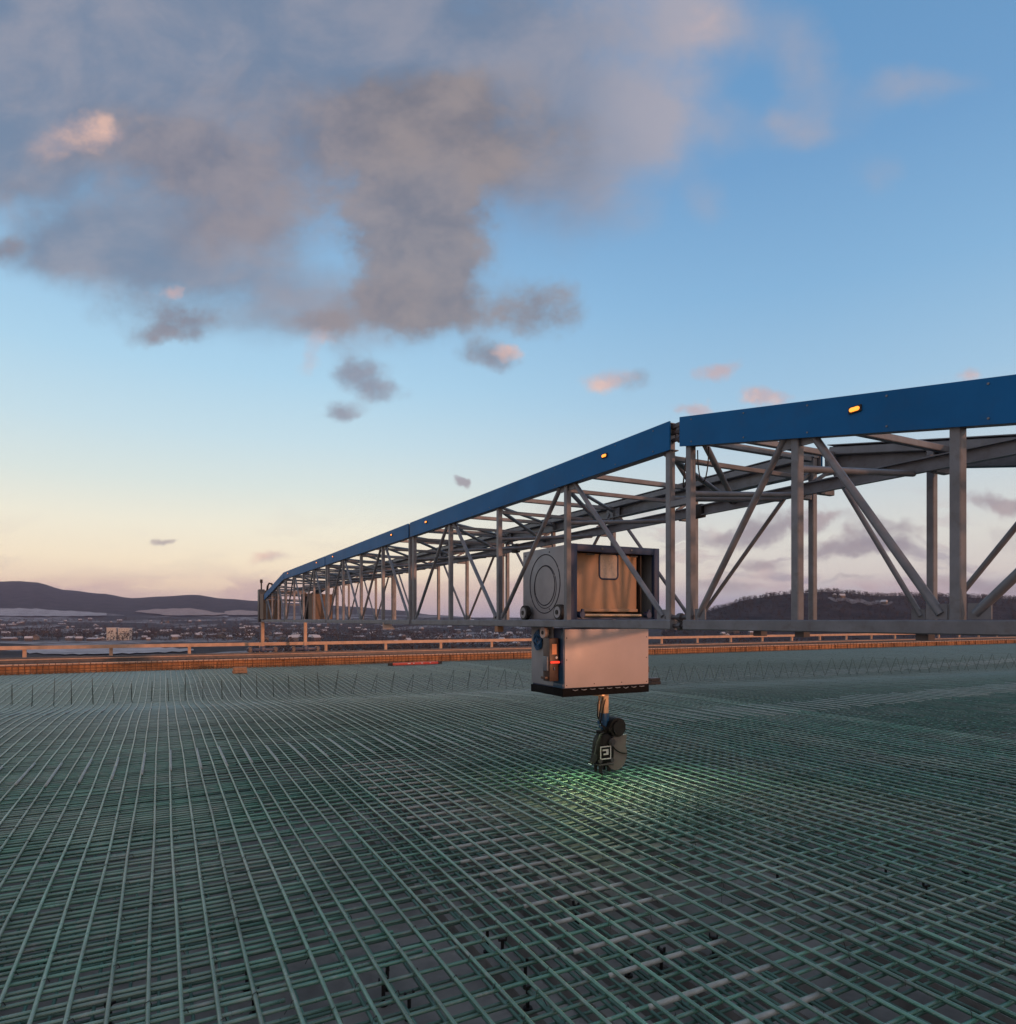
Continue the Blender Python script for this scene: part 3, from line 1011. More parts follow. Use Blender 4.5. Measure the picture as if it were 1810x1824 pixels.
b.rod((cu1 + 0.17, f0 + 0.01, zb + 0.045), (cu2 - 0.24, f0 + 0.01, zb + 0.045), 0.016, 14)
sub(b.build('roller_bar', M['mast'], smooth=0.6), fr)
# bronze door set back in the frame
b = MB()
dy = f0 + 0.16
d0, d1 = cu1 + 0.10, cu2 - 0.18
b.box(d0, d1, dy, dy + 0.02, zb + 0.085, zt - 0.075, b=0.006)
b.box(d0, d1, dy - 0.025, dy - 0.001, zb + 0.085, zb + 0.12, b=0.006)
door = cp(b.build('door', M['door'], smooth=0.6))


def rrect(b, u0, u1, z0, z1, y, r, t, mi=0):
    pts = []
    for cx, cz_, a0 in ((u1 - r, z1 - r, 0), (u0 + r, z1 - r, 90), (u0 + r, z0 + r, 180), (u1 - r, z0 + r, 270)):
        for i in range(6):
            a = R(a0 + 18 * i)
            pts.append((cx + r * math.cos(a), y, cz_ + r * math.sin(a)))
    pts.append(pts[0])
    b.tube(pts, t, 6, mi, cap=False)
    return pts


b = MB()
wx0, wx1, wz0, wz1 = 4.345, 4.60, 2.26, 2.55
pts = rrect(b, wx0, wx1, wz0, wz1, dy - 0.004, 0.045, 0.010)
sub(b.build('window_seal', M['navy'], smooth=4), door)
b = MB()
ps = [(x, dy - 0.003, z) for x, y, z in pts[:-1]] + [(x, dy - 0.0005, z) for x, y, z in pts[:-1]]
kk = len(pts) - 1
b.add(ps, [tuple(range(kk)), tuple(range(kk, 2 * kk))[::-1]] + [(i, (i + 1) % kk, kk + (i + 1) % kk, kk + i) for i in range(kk)])
sub(b.build('window_pane', M['glass']), door)
# black sheets stand in for the shaded inside, right of the door
b = MB()
b.box(cu1 + 0.03, cu2 - 0.01, dy + 0.15, dy + 0.17, zb + 0.02, zt - 0.03)
b.box(d1 + 0.015, d1 + 0.03, dy - 0.05, dy + 0.13, zb + 0.03, zt - 0.08)
cp(b.build('interior_shade', M['black']))
b = MB()
for uu in (cu1 + 0.3, cu1 + 0.9):
    b.rod((uu, dy - 0.012, zt - 0.085), (uu + 0.10, dy - 0.012, zt - 0.085), 0.010, 10)
sub(b.build('door_hinges', M['steel'], smooth=0.8), door)
b = MB()
for v in (f0 + 0.10, f0 + 0.45, f1_ - 0.06):
    for z in (CAMZ + 0.12, zt - 0.05):
        b.rod((cu1 - 0.006, v, z), (cu1, v, z), 0.009, 8)
sub(b.build('housing_bolts', M['steel_dark'], smooth=0.8), hous)
# wheels
for v in (6.08, 6.84):
    b = MB()
    b.rod((cu1 - 0.10, v, 1.882), (cu1 - 0.045, v, 1.882), 0.085, 24)
    w = cp(b.build('wheel', M['black'], smooth=0.6))
    b = MB()
    b.rod((cu1 - 0.108, v, 1.882), (cu1 - 0.1005, v, 1.882), 0.062, 20)
    sub(b.build('hub', M['grey'], smooth=0.6), w)
    b = MB()
    b.rod((cu1 - 0.116, v, 1.882), (cu1 - 0.1085, v, 1.882), 0.026, 14)
    b.rod((cu1 - 0.044, v, 1.882), (cu1, v, 1.882), 0.02, 10)
    sub(b.build('axle', M['black'], smooth=0.6), w)
b = MB()
b.rod((cu1 - 0.085, 6.42, 1.655), (cu1 - 0.04, 6.42, 1.655), 0.062, 22)
w = cp(b.build('guide_pulley', M['pale'], smooth=0.6))
b = MB()
b.rod((cu1 - 0.092, 6.42, 1.655), (cu1 - 0.0855, 6.42, 1.655), 0.022, 14)
b.rod((cu1 - 0.039, 6.42, 1.655), (cu1 + 0.002, 6.42, 1.655), 0.018, 10)
sub(b.build('axle', M['black'], smooth=0.6), w)
# lower housing
L0, L1 = 6.13, 6.82
b = MB()
b.box(cu1 + 0.012, cu2 - 0.012, L0 + 0.012, L1 - 0.012, 1.045, 1.70)
body = cp(b.build('lower_housing', M['navy']))
b = MB()
b.box(cu1 - 0.002, cu1 + 0.010, L0 + 0.20, L1, 1.06, 1.715, b=0.003)
cp(b.build('side_panel', M['grey'], smooth=0.6))
b = MB()
b.box(cu1 + 0.022, cu2, L0 - 0.004, L0 + 0.010, 1.052, 1.695, b=0.003)
fp = cp(b.build('front_panel', M['pale'], smooth=0.6))
b = MB()
for uu in (cu1 + 0.045, cu2 - 0.03):
    for z in (1.08, 1.36, 1.60):
        b.rod((uu, L0 - 0.008, z), (uu, L0 - 0.003, z), 0.006, 8)
for uu in (4.28, 4.66):
    b.rod((uu, L0 - 0.008, 1.085), (uu, L0 - 0.003, 1.085), 0.006, 8)
sub(b.build('panel_screws', M['black'], smooth=0.6), fp)
b = MB()
b.box(cu1 - 0.004, cu1 + 0.020, L0 - 0.002, L0 + 0.198, 1.05, 1.10, b=0.003)
b.box(cu1 + 0.0, cu1 + 0.021, L0 - 0.006, L0 + 0.05, 1.10, 1.71, b=0.004)
b.box(cu1 + 0.001, cu1 + 0.011, L0 + 0.051, L0 + 0.196, 1.101, 1.30, b=0.003)
cp(b.build('corner_post', mat('blue_corner_paint', (0.012, 0.06, 0.13), 0.45, 0, 0.1, 6), smooth=0.6))
# upper carrier plate on the chords
b = MB()
b.box(PN + 0.06, PF - 0.06, L0 + 0.0, L1 + 0.1, 1.718, 1.735)
b.box(cu1, cu2, L0 + 0.02, L0 + 0.06, 1.736, 1.80)
cp(b.build('carrier_plate', M['steel_dark']))
# base tray
b = MB()
b.box(cu1 - 0.006, cu2 + 0.006, L0 - 0.008, L0 + 0.04, 0.955, 1.042, b=0.006)
b.box(cu1 - 0.006, cu2 + 0.006, L1 - 0.04, L1 + 0.01, 0.955, 1.042, b=0.006)
b.box(cu1 - 0.005, cu1 + 0.04, L0 + 0.041, L1 - 0.041, 0.957, 1.041, b=0.006)
b.box(cu2 - 0.04, cu2 + 0.005, L0 + 0.041, L1 - 0.041, 0.957, 1.041, b=0.006)
b.box(cu1 + 0.041, cu2 - 0.041, L0 + 0.041, L1 - 0.041, 0.985, 1.0)
base = cp(b.build('base_tray', M['tray'], smooth=0.6))
b = MB()
r3 = random.Random(5)
for i in range(9):
    uu = cu1 + 0.12 + i * 0.115
    b.tube([(uu, L0 - 0.012, 1.03), (uu + .03, L0 - 0.016, 1.022 + r3.uniform(-.008, .004)), (uu + .07, L0 - 0.012, 1.028)], 0.005, 5)
sub(b.build('cable_run', M['grey'], smooth=4), base)
b = MB()
b.box(cu2 + 0.012, cu2 + 0.10, L0 + 0.1, L0 + 0.24, 1.17, 1.245, b=0.006)
cp(b.build('side_motor', M['brownbox'], smooth=0.6))
# control box with indicator lights on the left side
b = MB()
b.box(3.742, 3.862, 6.20, 6.34, 1.125, 1.60, b=0.010)
b.box(3.70, 3.741, 6.22, 6.32, 1.15, 1.18, b=0.004)
ctl = cp(b.build('control_box', M['brownbox'], smooth=0.6))
b = MB()
b.box(3.772, 3.832, 6.194, 6.1995, 1.42, 1.535, b=0.002)
sub(b.build('indicator_plate', M['orangelens']), ctl)
b = MB()
b.rod((3.752, 6.186, 1.335), (3.858, 6.186, 1.335), 0.013, 12)
sub(b.build('warning_light', M['redlens'], smooth=0.8), ctl)
b = MB()
b.rod((3.828, 6.190, 1.385), (3.828, 6.1995, 1.385), 0.014, 12)
sub(b.build('push_button', M['white'], smooth=0.8), ctl)
b = MB()
b.rod((3.80, 6.185, 1.25), (3.80, 6.1995, 1.28), 0.008, 10)
b.box(3.715, 3.738, 6.21, 6.30, 1.24, 1.40, b=0.005)
sub(b.build('latch', M['steel'], smooth=0.8), ctl)
# coil of blue cable
b = MB()
r4 = random.Random(3)
for i in range(7):
    w_, h_ = r4.uniform(.05, .08), r4.uniform(.07, .11)
    y_, z_ = 6.62 + r4.uniform(-.03, .03), 1.565 + r4.uniform(-.03, .03)
    b.tube([(cu1 - 0.03 + 0.012 * math.sin(3 * t + i), y_ + w_ * math.cos(t), z_ + h_ * math.sin(t)) for t in [j * math.pi / 9 for j in range(19)]], 0.009, 6, cap=False)
b.tube([(cu1 - 0.03, 6.60, 1.64), (cu1 - 0.035, 6.5, 1.62), (cu1 - 0.03, 6.42, 1.52), (cu1 - 0.02, 6.37, 1.44)], 0.010, 6)
cp(b.build('cable_coil', M['teal'], smooth=4))

# tool mast and head
tu, tv = 4.67, 6.47
b = MB()
b.bar((tu, tv, 0.69), (tu, tv, 0.99), 0.075, 0.075)
b.bar((tu - 0.065, tv + 0.02, 0.62), (tu - 0.065, tv + 0.02, 0.985), 0.018)
b.rod((tu - 0.07, tv, 0.905), (tu - 0.07, tv, 0.955), 0.10, 16)
cp(b.build('tool_mast', M['mast'], smooth=0.6))
b = MB()
b.bar((tu, tv, 0.60), (tu, tv, 0.689), 0.085)
b.rod((tu - 0.09, tv, 0.585), (tu + 0.09, tv, 0.585), 0.022, 10)
b.rod((tu, tv, 0.50), (tu, tv, 0.60), 0.035, 12)
for s_ in (-1, 1):
    b.tube([(tu + s_ * 0.08, tv - 0.01, 0.60), (tu + s_ * 0.10, tv - 0.03, 0.54), (tu + s_ * 0.04, tv - 0.05, 0.50), (tu + s_ * 0.02, tv - 0.04, 0.44)], 0.010, 6)
cp(b.build('tool_coupling', M['teal'], smooth=0.8))
b = MB()
for k in range(3):
    b.tube([(tu - 0.03 + 0.05 * k, tv + 0.02, 0.95), (tu - 0.12 + 0.03 * k, tv - 0.03 - 0.02 * k, 0.80), (tu - 0.13 + 0.02 * k, tv - 0.04, 0.66 - 0.04 * k), (tu - 0.06 + 0.02 * k, tv - 0.06, 0.52), (tu - 0.02, tv - 0.06, 0.44)], 0.0075, 6)
cp(b.build('tool_hoses', M['black'], smooth=4))
# motor drum
b = MB()
b.rod((tu + 0.13, tv - 0.09, 0.52), (tu + 0.13, tv + 0.10, 0.52), 0.115, 28)
b.rod((tu + 0.13, tv - 0.12, 0.52), (tu + 0.13, tv - 0.0905, 0.52), 0.085, 24)
b.rod((tu + 0.0, tv - 0.05, 0.50), (tu + 0.10, tv - 0.05, 0.50), 0.045, 16)
cp(b.build('motor_drum', M['black'], smooth=0.6))
# head: an egg-shaped body built from rounded slices
b = MB()
prof = [(0.070, 0.105), (0.098, 0.125), (0.118, 0.165), (0.122, 0.24), (0.112, 0.34), (0.09, 0.41), (0.05, 0.455), (0.0, 0.468)]
out = [(-w_, z_) for w_, z_ in prof] + [(w_, z_) for w_, z_ in reversed(prof[:-1])]
k_ = len(out)
layers = [(-0.085, 0.88), (-0.073, 0.97), (-0.055, 1.0), (0.03, 1.0), (0.045, 0.95)]
vs, fs = [], []
cx = tu - 0.035
for dy_, s_ in layers:
    vs += [(cx + x * s_, tv + dy_, 0.255 + (z - 0.255) * s_) for x, z in out]
for j in range(len(layers) - 1):
    fs += [(j * k_ + i, j * k_ + (i + 1) % k_, (j + 1) * k_ + (i + 1) % k_, (j + 1) * k_ + i) for i in range(k_)]
fs += [tuple(range(k_))[::-1], tuple(range((len(layers) - 1) * k_, len(layers) * k_))]
b.add(vs, fs)
b.box(cx - 0.055, cx + 0.055, tv - 0.06, tv + 0.05, 0.455, 0.49, b=0.01)
b.add([(cx - 0.125, tv - 0.08, 0.16), (cx - 0.165, tv - 0.05, 0.10), (cx - 0.11, tv - 0.06, 0.26), (cx - 0.125, tv + 0.04, 0.16), (cx - 0.165, tv + 0.03, 0.10), (cx - 0.11, tv + 0.04, 0.26)],
      [(0, 1, 2), (5, 4, 3), (0, 3, 4, 1), (1, 4, 5, 2), (2, 5, 3, 0)])
head = cp(b.build('tool_head', M['head'], smooth=0.7))
# white square emblem with its inner mark
b = MB()
ey = tv - 0.0875
ex, ez, eh = cx - 0.012, 0.235, 0.078
t_ = 0.013
b.box(ex - eh, ex + eh, ey - 0.002, ey, ez + eh - t_, ez + eh)
b.box(ex - eh, ex + eh, ey - 0.002, ey, ez - eh, ez - eh + t_)
b.box(ex - eh, ex - eh + t_, ey - 0.002, ey, ez - eh + t_, ez + eh - t_)
b.box(ex + eh - t_, ex + eh, ey - 0.002, ey, ez - eh + t_, ez + eh - t_)
b.box(ex - 0.045, ex + 0.040, ey - 0.002, ey, ez + 0.022, ez + 0.040)
b.box(ex + 0.008, ex + 0.040, ey - 0.002, ey, ez - 0.026, ez + 0.0215)
b.box(ex - 0.030, ex + 0.0075, ey - 0.002, ey, ez - 0.026, ez - 0.008)
sub(b.build('square_emblem', M['white']), head)
b = MB()
b.box(cx - 0.035, cx + 0.035, tv - 0.080, tv - 0.070, 0.385, 0.415)
sub(b.build('name_plate', M['glass']), head)
b = MB()
b.rod((cx + 0.075, tv - 0.105, 0.355), (cx + 0.075, tv - 0.06, 0.355), 0.045, 22)
b.rod((cx + 0.075, tv - 0.113, 0.355), (cx + 0.075, tv - 0.1055, 0.355), 0.030, 18)
b.rod((cx - 0.085, tv - 0.092, 0.14), (cx - 0.085, tv - 0.06, 0.14), 0.026, 14)
b.rod((cx + 0.085, tv - 0.092, 0.14), (cx + 0.085, tv - 0.06, 0.14), 0.026, 14)
sub(b.build('drive_discs', M['steel_dark'], smooth=0.6), head)
b = MB()
b.box(cx - 0.11, cx + 0.10, tv - 0.100, tv + 0.08, 0.088, 0.104, b=0.005)
b.tube([(cx - 0.02, tv - 0.06, 0.47), (cx - 0.10, tv - 0.10, 0.46), (cx - 0.145, tv - 0.10, 0.36), (cx - 0.15, tv - 0.06, 0.22)], 0.008, 6)
sub(b.build('jaw_plate', M['steel_dark'], smooth=0.6), head)
# guide prongs
for dx in (-0.06, 0.062):
    b = MB()
    b.bar((cx + dx, tv - 0.05, -0.005), (cx + dx, tv - 0.05, 0.135), 0.034, 0.034)
    b.bar((cx + dx, tv + 0.05, 0.0), (cx + dx, tv + 0.05, 0.135), 0.030, 0.030)
    b.bar((cx + dx, tv - 0.06, 0.0), (cx + dx, tv - 0.085, -0.012), 0.022, 0.018)
    sub(b.build('prong', M['black'], smooth=0.6), head)
# curved grey shield to the right of the head
b = MB()
su, sv = tu + 0.12, tv - 0.02
arc = [(su + 0.155 * math.cos(R(a)), 0.20 + 0.19 * math.sin(R(a))) for a in range(-150, 31, 12)] + [(su + 0.155, 0.42), (su - 0.03, 0.42), (su - 0.09, 0.36)]
kk = len(arc)
b.add([(x, sv - 0.055, z) for x, z in arc] + [(x, sv + 0.055, z) for x, z in arc],
      [tuple(range(kk)), tuple(range(kk, 2 * kk))[::-1]] + [(i, (i + 1) % kk, kk + (i + 1) % kk, kk + i) for i in range(kk)])
shd = cp(b.build('spool_shield', M['shield'], smooth=0.6))
b = MB()
b.tube([(su - 0.09 + 0.25 * (1 - math.cos(t)) * 0.99, sv - 0.060, 0.40 - 0.20 * math.sin(t)) for t in [i * math.pi / 2 / 10 for i in range(11)]], 0.009, 6)
sub(b.build('shield_rim', M['black'], smooth=4), shd)
b = MB()
b.box(su - 0.02, su + 0.06, sv - 0.05, sv + 0.05, 0.050, 0.075, b=0.006)
wl = cp(b.build('work_light', M['black'], smooth=0.6))
b = MB()
b.box(su - 0.01, su + 0.05, sv - 0.03, sv + 0.04, 0.045, 0.0495)
sub(b.build('lens', M['led']), wl)
b = MB()
b.box(cx - 0.17, cx - 0.12, tv - 0.03, tv + 0.05, 0.10, 0.125, b=0.006)
wl2 = cp(b.build('work_light', M['black'], smooth=0.6))
b = MB()
b.box(cx - 0.165, cx - 0.125, tv - 0.01, tv + 0.045, 0.096, 0.0995)
sub(b.build('lens', M['led']), wl2)


def spot(name, loc, target, e, size, col, ang):
    l = bpy.data.lights.new(name, 'SPOT')
    l.energy = e
    l.color = col
    l.shadow_soft_size = size
    l.spot_size = R(ang)
    l.spot_blend = 1.0
    o = bpy.data.objects.new(name, l)
    C.objects.link(o)
    o.location = loc
    o.rotation_euler = (Vector(loc) - Vector(target)).to_track_quat('Z', 'Y').to_euler()
    return o


spot('work_lamp', (cx - 0.26, tv - 0.10, 0.60), (cx - 0.58, tv - 0.30, 0), 40, 0.20, (0.80, 1.0, 0.42), 134)
spot('work_lamp', (su + 0.22, sv - 0.16, 0.58), (su + 0.22, sv - 0.62, 0), 30, 0.20, (0.86, 1.0, 0.60), 140)

# ------------------------------------------------------------------ loose things on the mat
b = MB()
p = pix_ground(740, 1183, 0.03)
b.box(-0.98, 0.98, -0.06, 0.06, 0, 0.10, 0, b=0.008)
rb = thing('straightedge_beam', 'long red straightedge beam with black ends lying on the mat by the far parapet', 'beam', (p.x, p.y, 0.01 + dip(p.x, p.y)))
b.build('beam', M['red'], rb, smooth=0.6)
for s_ in (-1, 1):
    b = MB()
    b.box(s_ * 1.06 - 0.08, s_ * 1.06 + 0.08, -0.065, 0.065, -0.003, 0.105, b=0.01)
    b.build('end_cap', M['black'], rb, smooth=0.6)
b = MB()
for uu, w_ in ((-0.35, 0.12), (-0.12, 0.05), (0.22, 0.08), (0.6, 0.05)):
    b.box(uu, uu + w_, -0.0635, -0.0605, 0.045, 0.075)
b.build('scuff_labels', M['white'], rb)
rb.rotation_euler = (0, 0, R(4))
for px, py, w_, h_, lab in ((427, 1199, 0.46, 0.20, 'orange brown wood block lying on the mat at the far left by the parapet'),
                            (1164, 1207, 0.40, 0.20, 'dark brown wood block on the mat just right of the robot carriage')):
    p = pix_ground(px, py, 0.01)
    b = MB()
    b.box(-w_ / 2, w_ / 2, -0.12, 0.12, 0, h_ * 0.5 - 0.003, b=0.01)
    b.box(-w_ / 2 + 0.02, w_ / 2 - 0.01, -0.11, 0.12, h_ * 0.5, h_, b=0.01)
    o = b.build('wood_block', M['wood'] if px < 900 else M['brownbox'])
    o.location = (p.x, p.y, 0.01 + dip(p.x, p.y))
    o.rotation_euler = (0, 0, rnd.uniform(-.2, .2))
    tag(o, lab, 'wood block')

# ------------------------------------------------------------------ valley, hills, woods, town


def interp(tab, x):
    if x <= tab[0][0]:
        return tab[0][1]
    for (x0, y0), (x1, y1) in zip(tab, tab[1:]):
        if x <= x1:
            t = (x - x0) / (x1 - x0)
            t = t * t * (3 - 2 * t)
            return y0 + (y1 - y0) * t
    return tab[-1][1]


ridge = [(-700, 30), (-300, 55), (-80, 64), (0, 67), (30, 68), (60, 66), (120, 52), (180, 46), (235, 38), (290, 41), (345, 44), (400, 37), (460, 33), (540, 29), (630, 23), (700, 17), (780, 8),
         (850, 4), (1100, 3), (1250, 5), (1500, 6), (2600, 8)]
rhill = [(1170, -26), (1215, -10), (1250, 12), (1285, 22), (1330, 36), (1380, 43), (1420, 47), (1480, 50), (1510, 47), (1560, 42), (1640, 43), (1720, 40), (1810, 37), (2200, 44), (2700, 40)]


def sm(a, b_, x):
    t = max(0, min(1, (x - a) / (b_ - a)))
    return t * t * (3 - 2 * t)


def hn(x, y):
    return math.sin(x * .0031 + 1.3) * math.cos(y * .0027) + .5 * math.sin(x * .0091 + y * .0043) + .3 * math.sin(x * .021 - y * .017 + 2)


def terrain(xc, Y):
    """height at (xc metres right, Y metres ahead of the camera)"""
    px = 905 + FPX * xc / max(Y, 200)
    z = -34 + 3 * hn(xc, Y) * sm(200, 900, Y)
    z += 40 * sm(1500, 3300, Y)
    pk = CAMZ + interp(ridge, px) / FPX * 5200
    z += max(0, pk - z) * sm(2900, 5200, Y) if Y < 5200 else 0
    if Y >= 5200:
        z = pk - (pk + 60) * sm(5200, 8500, Y)
    hill = CAMZ + interp(rhill, px) / FPX * 1500
    if px > 1150 and hill > -33:
        s_ = sm(820, 1500, Y) if Y < 1500 else 1 - sm(1500, 2600, Y)
        z = max(z, -34 + (hill + 34) * s_ + 2.5 * hn(xc * 4, Y * 4) * s_ * (1 - s_) * 2)
    return z


def ground_sheet():
    b = MB()
    ys = [30, 80, 150, 260, 400, 550, 700, 800, 880, 950, 1020, 1090, 1160, 1230, 1300, 1370, 1440, 1500, 1560, 1650, 1800, 2000, 2200, 2400, 2600, 2850, 3050, 3250,
          3450, 3700, 3950, 4200, 4450, 4700, 4950, 5200, 5500, 6000, 6800, 7600, 9000]
    na = 240
    vs = []
    for Y in ys:
        for i in range(na + 1):
            t = -1.55 + 3.1 * i / na
            xc = t * max(Y, 300)
            u, v = cam2w(xc, Y)
            vs.append((u, v, terrain(xc, Y)))
    k = na + 1
    fs = [(j * k + i, j * k + i + 1, (j + 1) * k + i + 1, (j + 1) * k + i) for j in range(len(ys) - 1) for i in range(na)]
    b.add(vs, fs)
    m = bpy.data.materials.new('winter_valley')
    m.use_nodes = True
    nt = m.node_tree
    nt.nodes.clear()
    n = NT(nt)
    geo = n.n('ShaderNodeNewGeometry')
    pos = geo.outputs['Position']
    sp_ = n.n('ShaderNodeSeparateXYZ')
    n.put(sp_.inputs[0], pos)
    pz = sp_.outputs[2]
    p2 = n.vec('MULTIPLY', pos, (1, 1, 0))
    f = n.noise(p2, 0.012, 8, 0.65)
    forest = n.mix(n.smooth(f, 0.35, 0.68), (0.013, 0.011, 0.014, 1), (0.042, 0.036, 0.040, 1))
    f_f = n.noise(p2, 0.06, 6, 0.7)
    forest = n.mix(n.math('MULTIPLY', n.smooth(f_f, 0.52, 0.75), 0.5), forest, (0.10, 0.088, 0.088, 1))
    vor = n.n('ShaderNodeTexVoronoi')
    n.put(vor.inputs['Vector'], n.vec('ADD', p2, n.vec('MULTIPLY', n.noise(p2, 0.004, 3, col=True), (120, 120, 0))))
    vor.inputs['Scale'].default_value = 0.0042
    vs_ = n.n('ShaderNodeSeparateColor')
    n.put(vs_.inputs[0], vor.outputs['Color'])
    f_s = n.noise(p2, 0.0016, 5, 0.6)
    fine = n.noise(p2, 0.03, 6, 0.7)
    snow = n.math('MULTIPLY', n.smooth(vs_.outputs[0], 0.50, 0.56), n.smooth(f_s, 0.40, 0.52))
    snow = n.math('MULTIPLY', snow, n.smooth(fine, 0.36, 0.50, 0.25, 1.0))
    snow = n.math('MULTIPLY', snow, n.smooth(pz, 45, 20))
    snow = n.math('MULTIPLY', snow, n.smooth(n.vec('DOT_PRODUCT', pos, (CY, -SY, 0)), 330, 120))
    colr = n.mix(snow, forest, n.mix(n.smooth(fine, 0.4, 0.7), (0.16, 0.155, 0.165, 1), (0.32, 0.31, 0.33, 1)))
    p = n.n('ShaderNodeBsdfPrincipled')
    n.put(p.inputs['Base Color'], colr)
    p.inputs['Roughness'].default_value = 0.9
    p.inputs['Specular IOR Level'].default_value = 0.1
    o = n.n('ShaderNodeOutputMaterial')
    n.put(o.inputs[0], p.outputs[0])
    ob = b.build('terrain', m, smooth=4)
    tag(ob, 'winter valley floor with forested hills and patches of snow', 'terrain', kind='structure')


ground_sheet()


def at(px, Y, dz=0):
    xc = (px - 905) / FPX * Y
    u, v = cam2w(xc, Y)
    return Vector((u, v, terrain(xc, Y) + dz))


# open snow fields lying on the slopes
snow_m = mat('snow_field', (0.30, 0.29, 0.31), 0.9, 0, 0.25, 0.02, dirt=(0.08, 0.072, 0.075), dirt_amt=0.8)
snow_lit_m = mat('rosy_lit_snow', (0.30, 0.22, 0.20), 0.9, 0, 0.2, 0.02, dirt=(0.09, 0.075, 0.075), dirt_amt=0.7)  # pink evening sunlight on the snow is put into this colour


def field(pxa, pxb, Ya, Yb, m, label, skew=0):
    b = MB()
    na, nb = 24, 8
    vs = []
    for j in range(nb + 1):
        for i in range(na + 1):
            Y = Ya + (Yb - Ya) * j / nb
            s_ = i / na
            px = pxa + (pxb - pxa) * s_ + skew * j / nb
            e = math.sin(math.pi * s_) ** 0.5
            Ym = (Ya + Yb) / 2 + (Y - (Ya + Yb) / 2) * (0.35 + 0.65 * e) + 14 * math.sin(px * .21) 
            vs.append(at(px, Ym, 1.2 if Ym < 2000 else 7.0))
    k = na + 1
    b.add(vs, [(j * k + i, j * k + i + 1, (j + 1) * k + i + 1, (j + 1) * k + i) for j in range(nb) for i in range(na)])
    tag(b.build('snow_field', m, smooth=4), label, 'field', kind='structure')


field(-60, 190, 3150, 3500, snow_m, 'pale snowy field at the foot of the far left hill')
field(285, 410, 3250, 3750, snow_lit_m, 'rosy sloping field right of the pale apartment blocks', -45)
field(400, 470, 3250, 3700, snow_lit_m, 'rosy field beside the left end of the gantry')
field(1475, 1590, 1255, 1310, mat('thin_snow', (0.13, 0.125, 0.135), 0.9, 0, 0.3, 0.05, dirt=(0.06, 0.055, 0.055), dirt_amt=0.8), 'snowy clearing on the dark right hill')
field(1570, 1840, 820, 900, snow_m, 'snowy bank at the foot of the right hill')
field(40, 345, 690, 860, snow_m, 'snowy field behind the far guard rail on the left')

# houses of the town, each one an object
hm_wall = [mat('house_wall_cream', (0.15, 0.13, 0.115), 0.8, 0, 0.1, .3), mat('house_wall_brown', (0.07, 0.055, 0.05), 0.8, 0, 0.1, .3), mat('house_wall_grey', (0.10, 0.10, 0.105), 0.8, 0, 0.1, .3)]  # wall colours darkened to stand for the shade over the town
hm_snow = mat('snowy_roof', (0.42, 0.42, 0.45), 0.85, 0, 0.1, .3)
hm_roof = mat('dark_roof', (0.10, 0.09, 0.09), 0.8, 0, 0.2, .3)
protos = []
for k in range(6):
    w, d, h, r = [(9, 8, 5, 3.5), (12, 9, 6, 4), (14, 9, 4, 3), (10, 10, 6, 4), (26, 14, 4.5, 2.5), (17, 10, 6, 4)][k]
    b = MB()
    b.box(-w / 2, w / 2, -d / 2, d / 2, -3, h, 0)
    e = 0.5
    b.add([(-w / 2 - e, -d / 2 - e, h + .01), (w / 2 + e, -d / 2 - e, h + .01), (w / 2 + e, d / 2 + e, h + .01), (-w / 2 - e, d / 2 + e, h + .01), (-w / 2 - e, 0, h + r), (w / 2 + e, 0, h + r)],
          [(0, 1, 5, 4), (2, 3, 4, 5), (0, 4, 3), (1, 2, 5), (0, 3, 2, 1)], 1)
    for i in range(int(w // 3)):
        x = -w / 2 + 1.5 + i * 3
        b.box(x - .6, x + .6, -d / 2 - .06, -d / 2 - .01, 1.2, 2.8, 2)
    o = b.build('house', [hm_wall[k % 3], hm_snow if k != 3 else hm_roof, M['black']])
    protos.append(o)
hr_ = random.Random(21)
spots = []
while len(spots) < 190:
    px, Y = hr_.uniform(-40, 930), 1050 * (2.6 ** hr_.random())
    if px > 480 and Y < 1250 and hr_.random() < 0.3:
        continue
    if abs(px - 213) < 34 and Y < 1250:
        continue
    spots.append((px, Y))
for px, Y in [(1288, 1010), (1300, 1030), (1312, 1020), (1296, 980), (1487, 1320), (1500, 1310), (1340, 990), (1190, 1400), (1100, 1500), (1040, 1450), (1235, 1250), (1268, 1150), (1575, 1270)]:
    spots.append((px, Y))
used = set()
for px, Y in spots:
    k = hr_.choice([0, 0, 1, 1, 2, 3, 4, 5])
    if px > 1200:
        k = 0
    if k in used:
        o = protos[k].copy()
        C.objects.link(o)
    else:
        o = protos[k]
        used.add(k)
    o.location = at(px, Y)
    o.rotation_euler = (0, 0, hr_.uniform(-1.2, 1.2) - YAW)
    s_ = hr_.uniform(.6, 1.1)
    o.scale = (s_, s_, s_)
    if px > 1200:
        tag(o, 'small snow roofed house on the dark wooded hill at the right', 'house', 'houses on the right hill')
    else:
        tag(o, 'small house of the snowy town in the valley behind the guard rail', 'house', 'houses of the town in the valley')
for k, o in enumerate(protos):
    if k not in used:
        bpy.data.objects.remove(o)

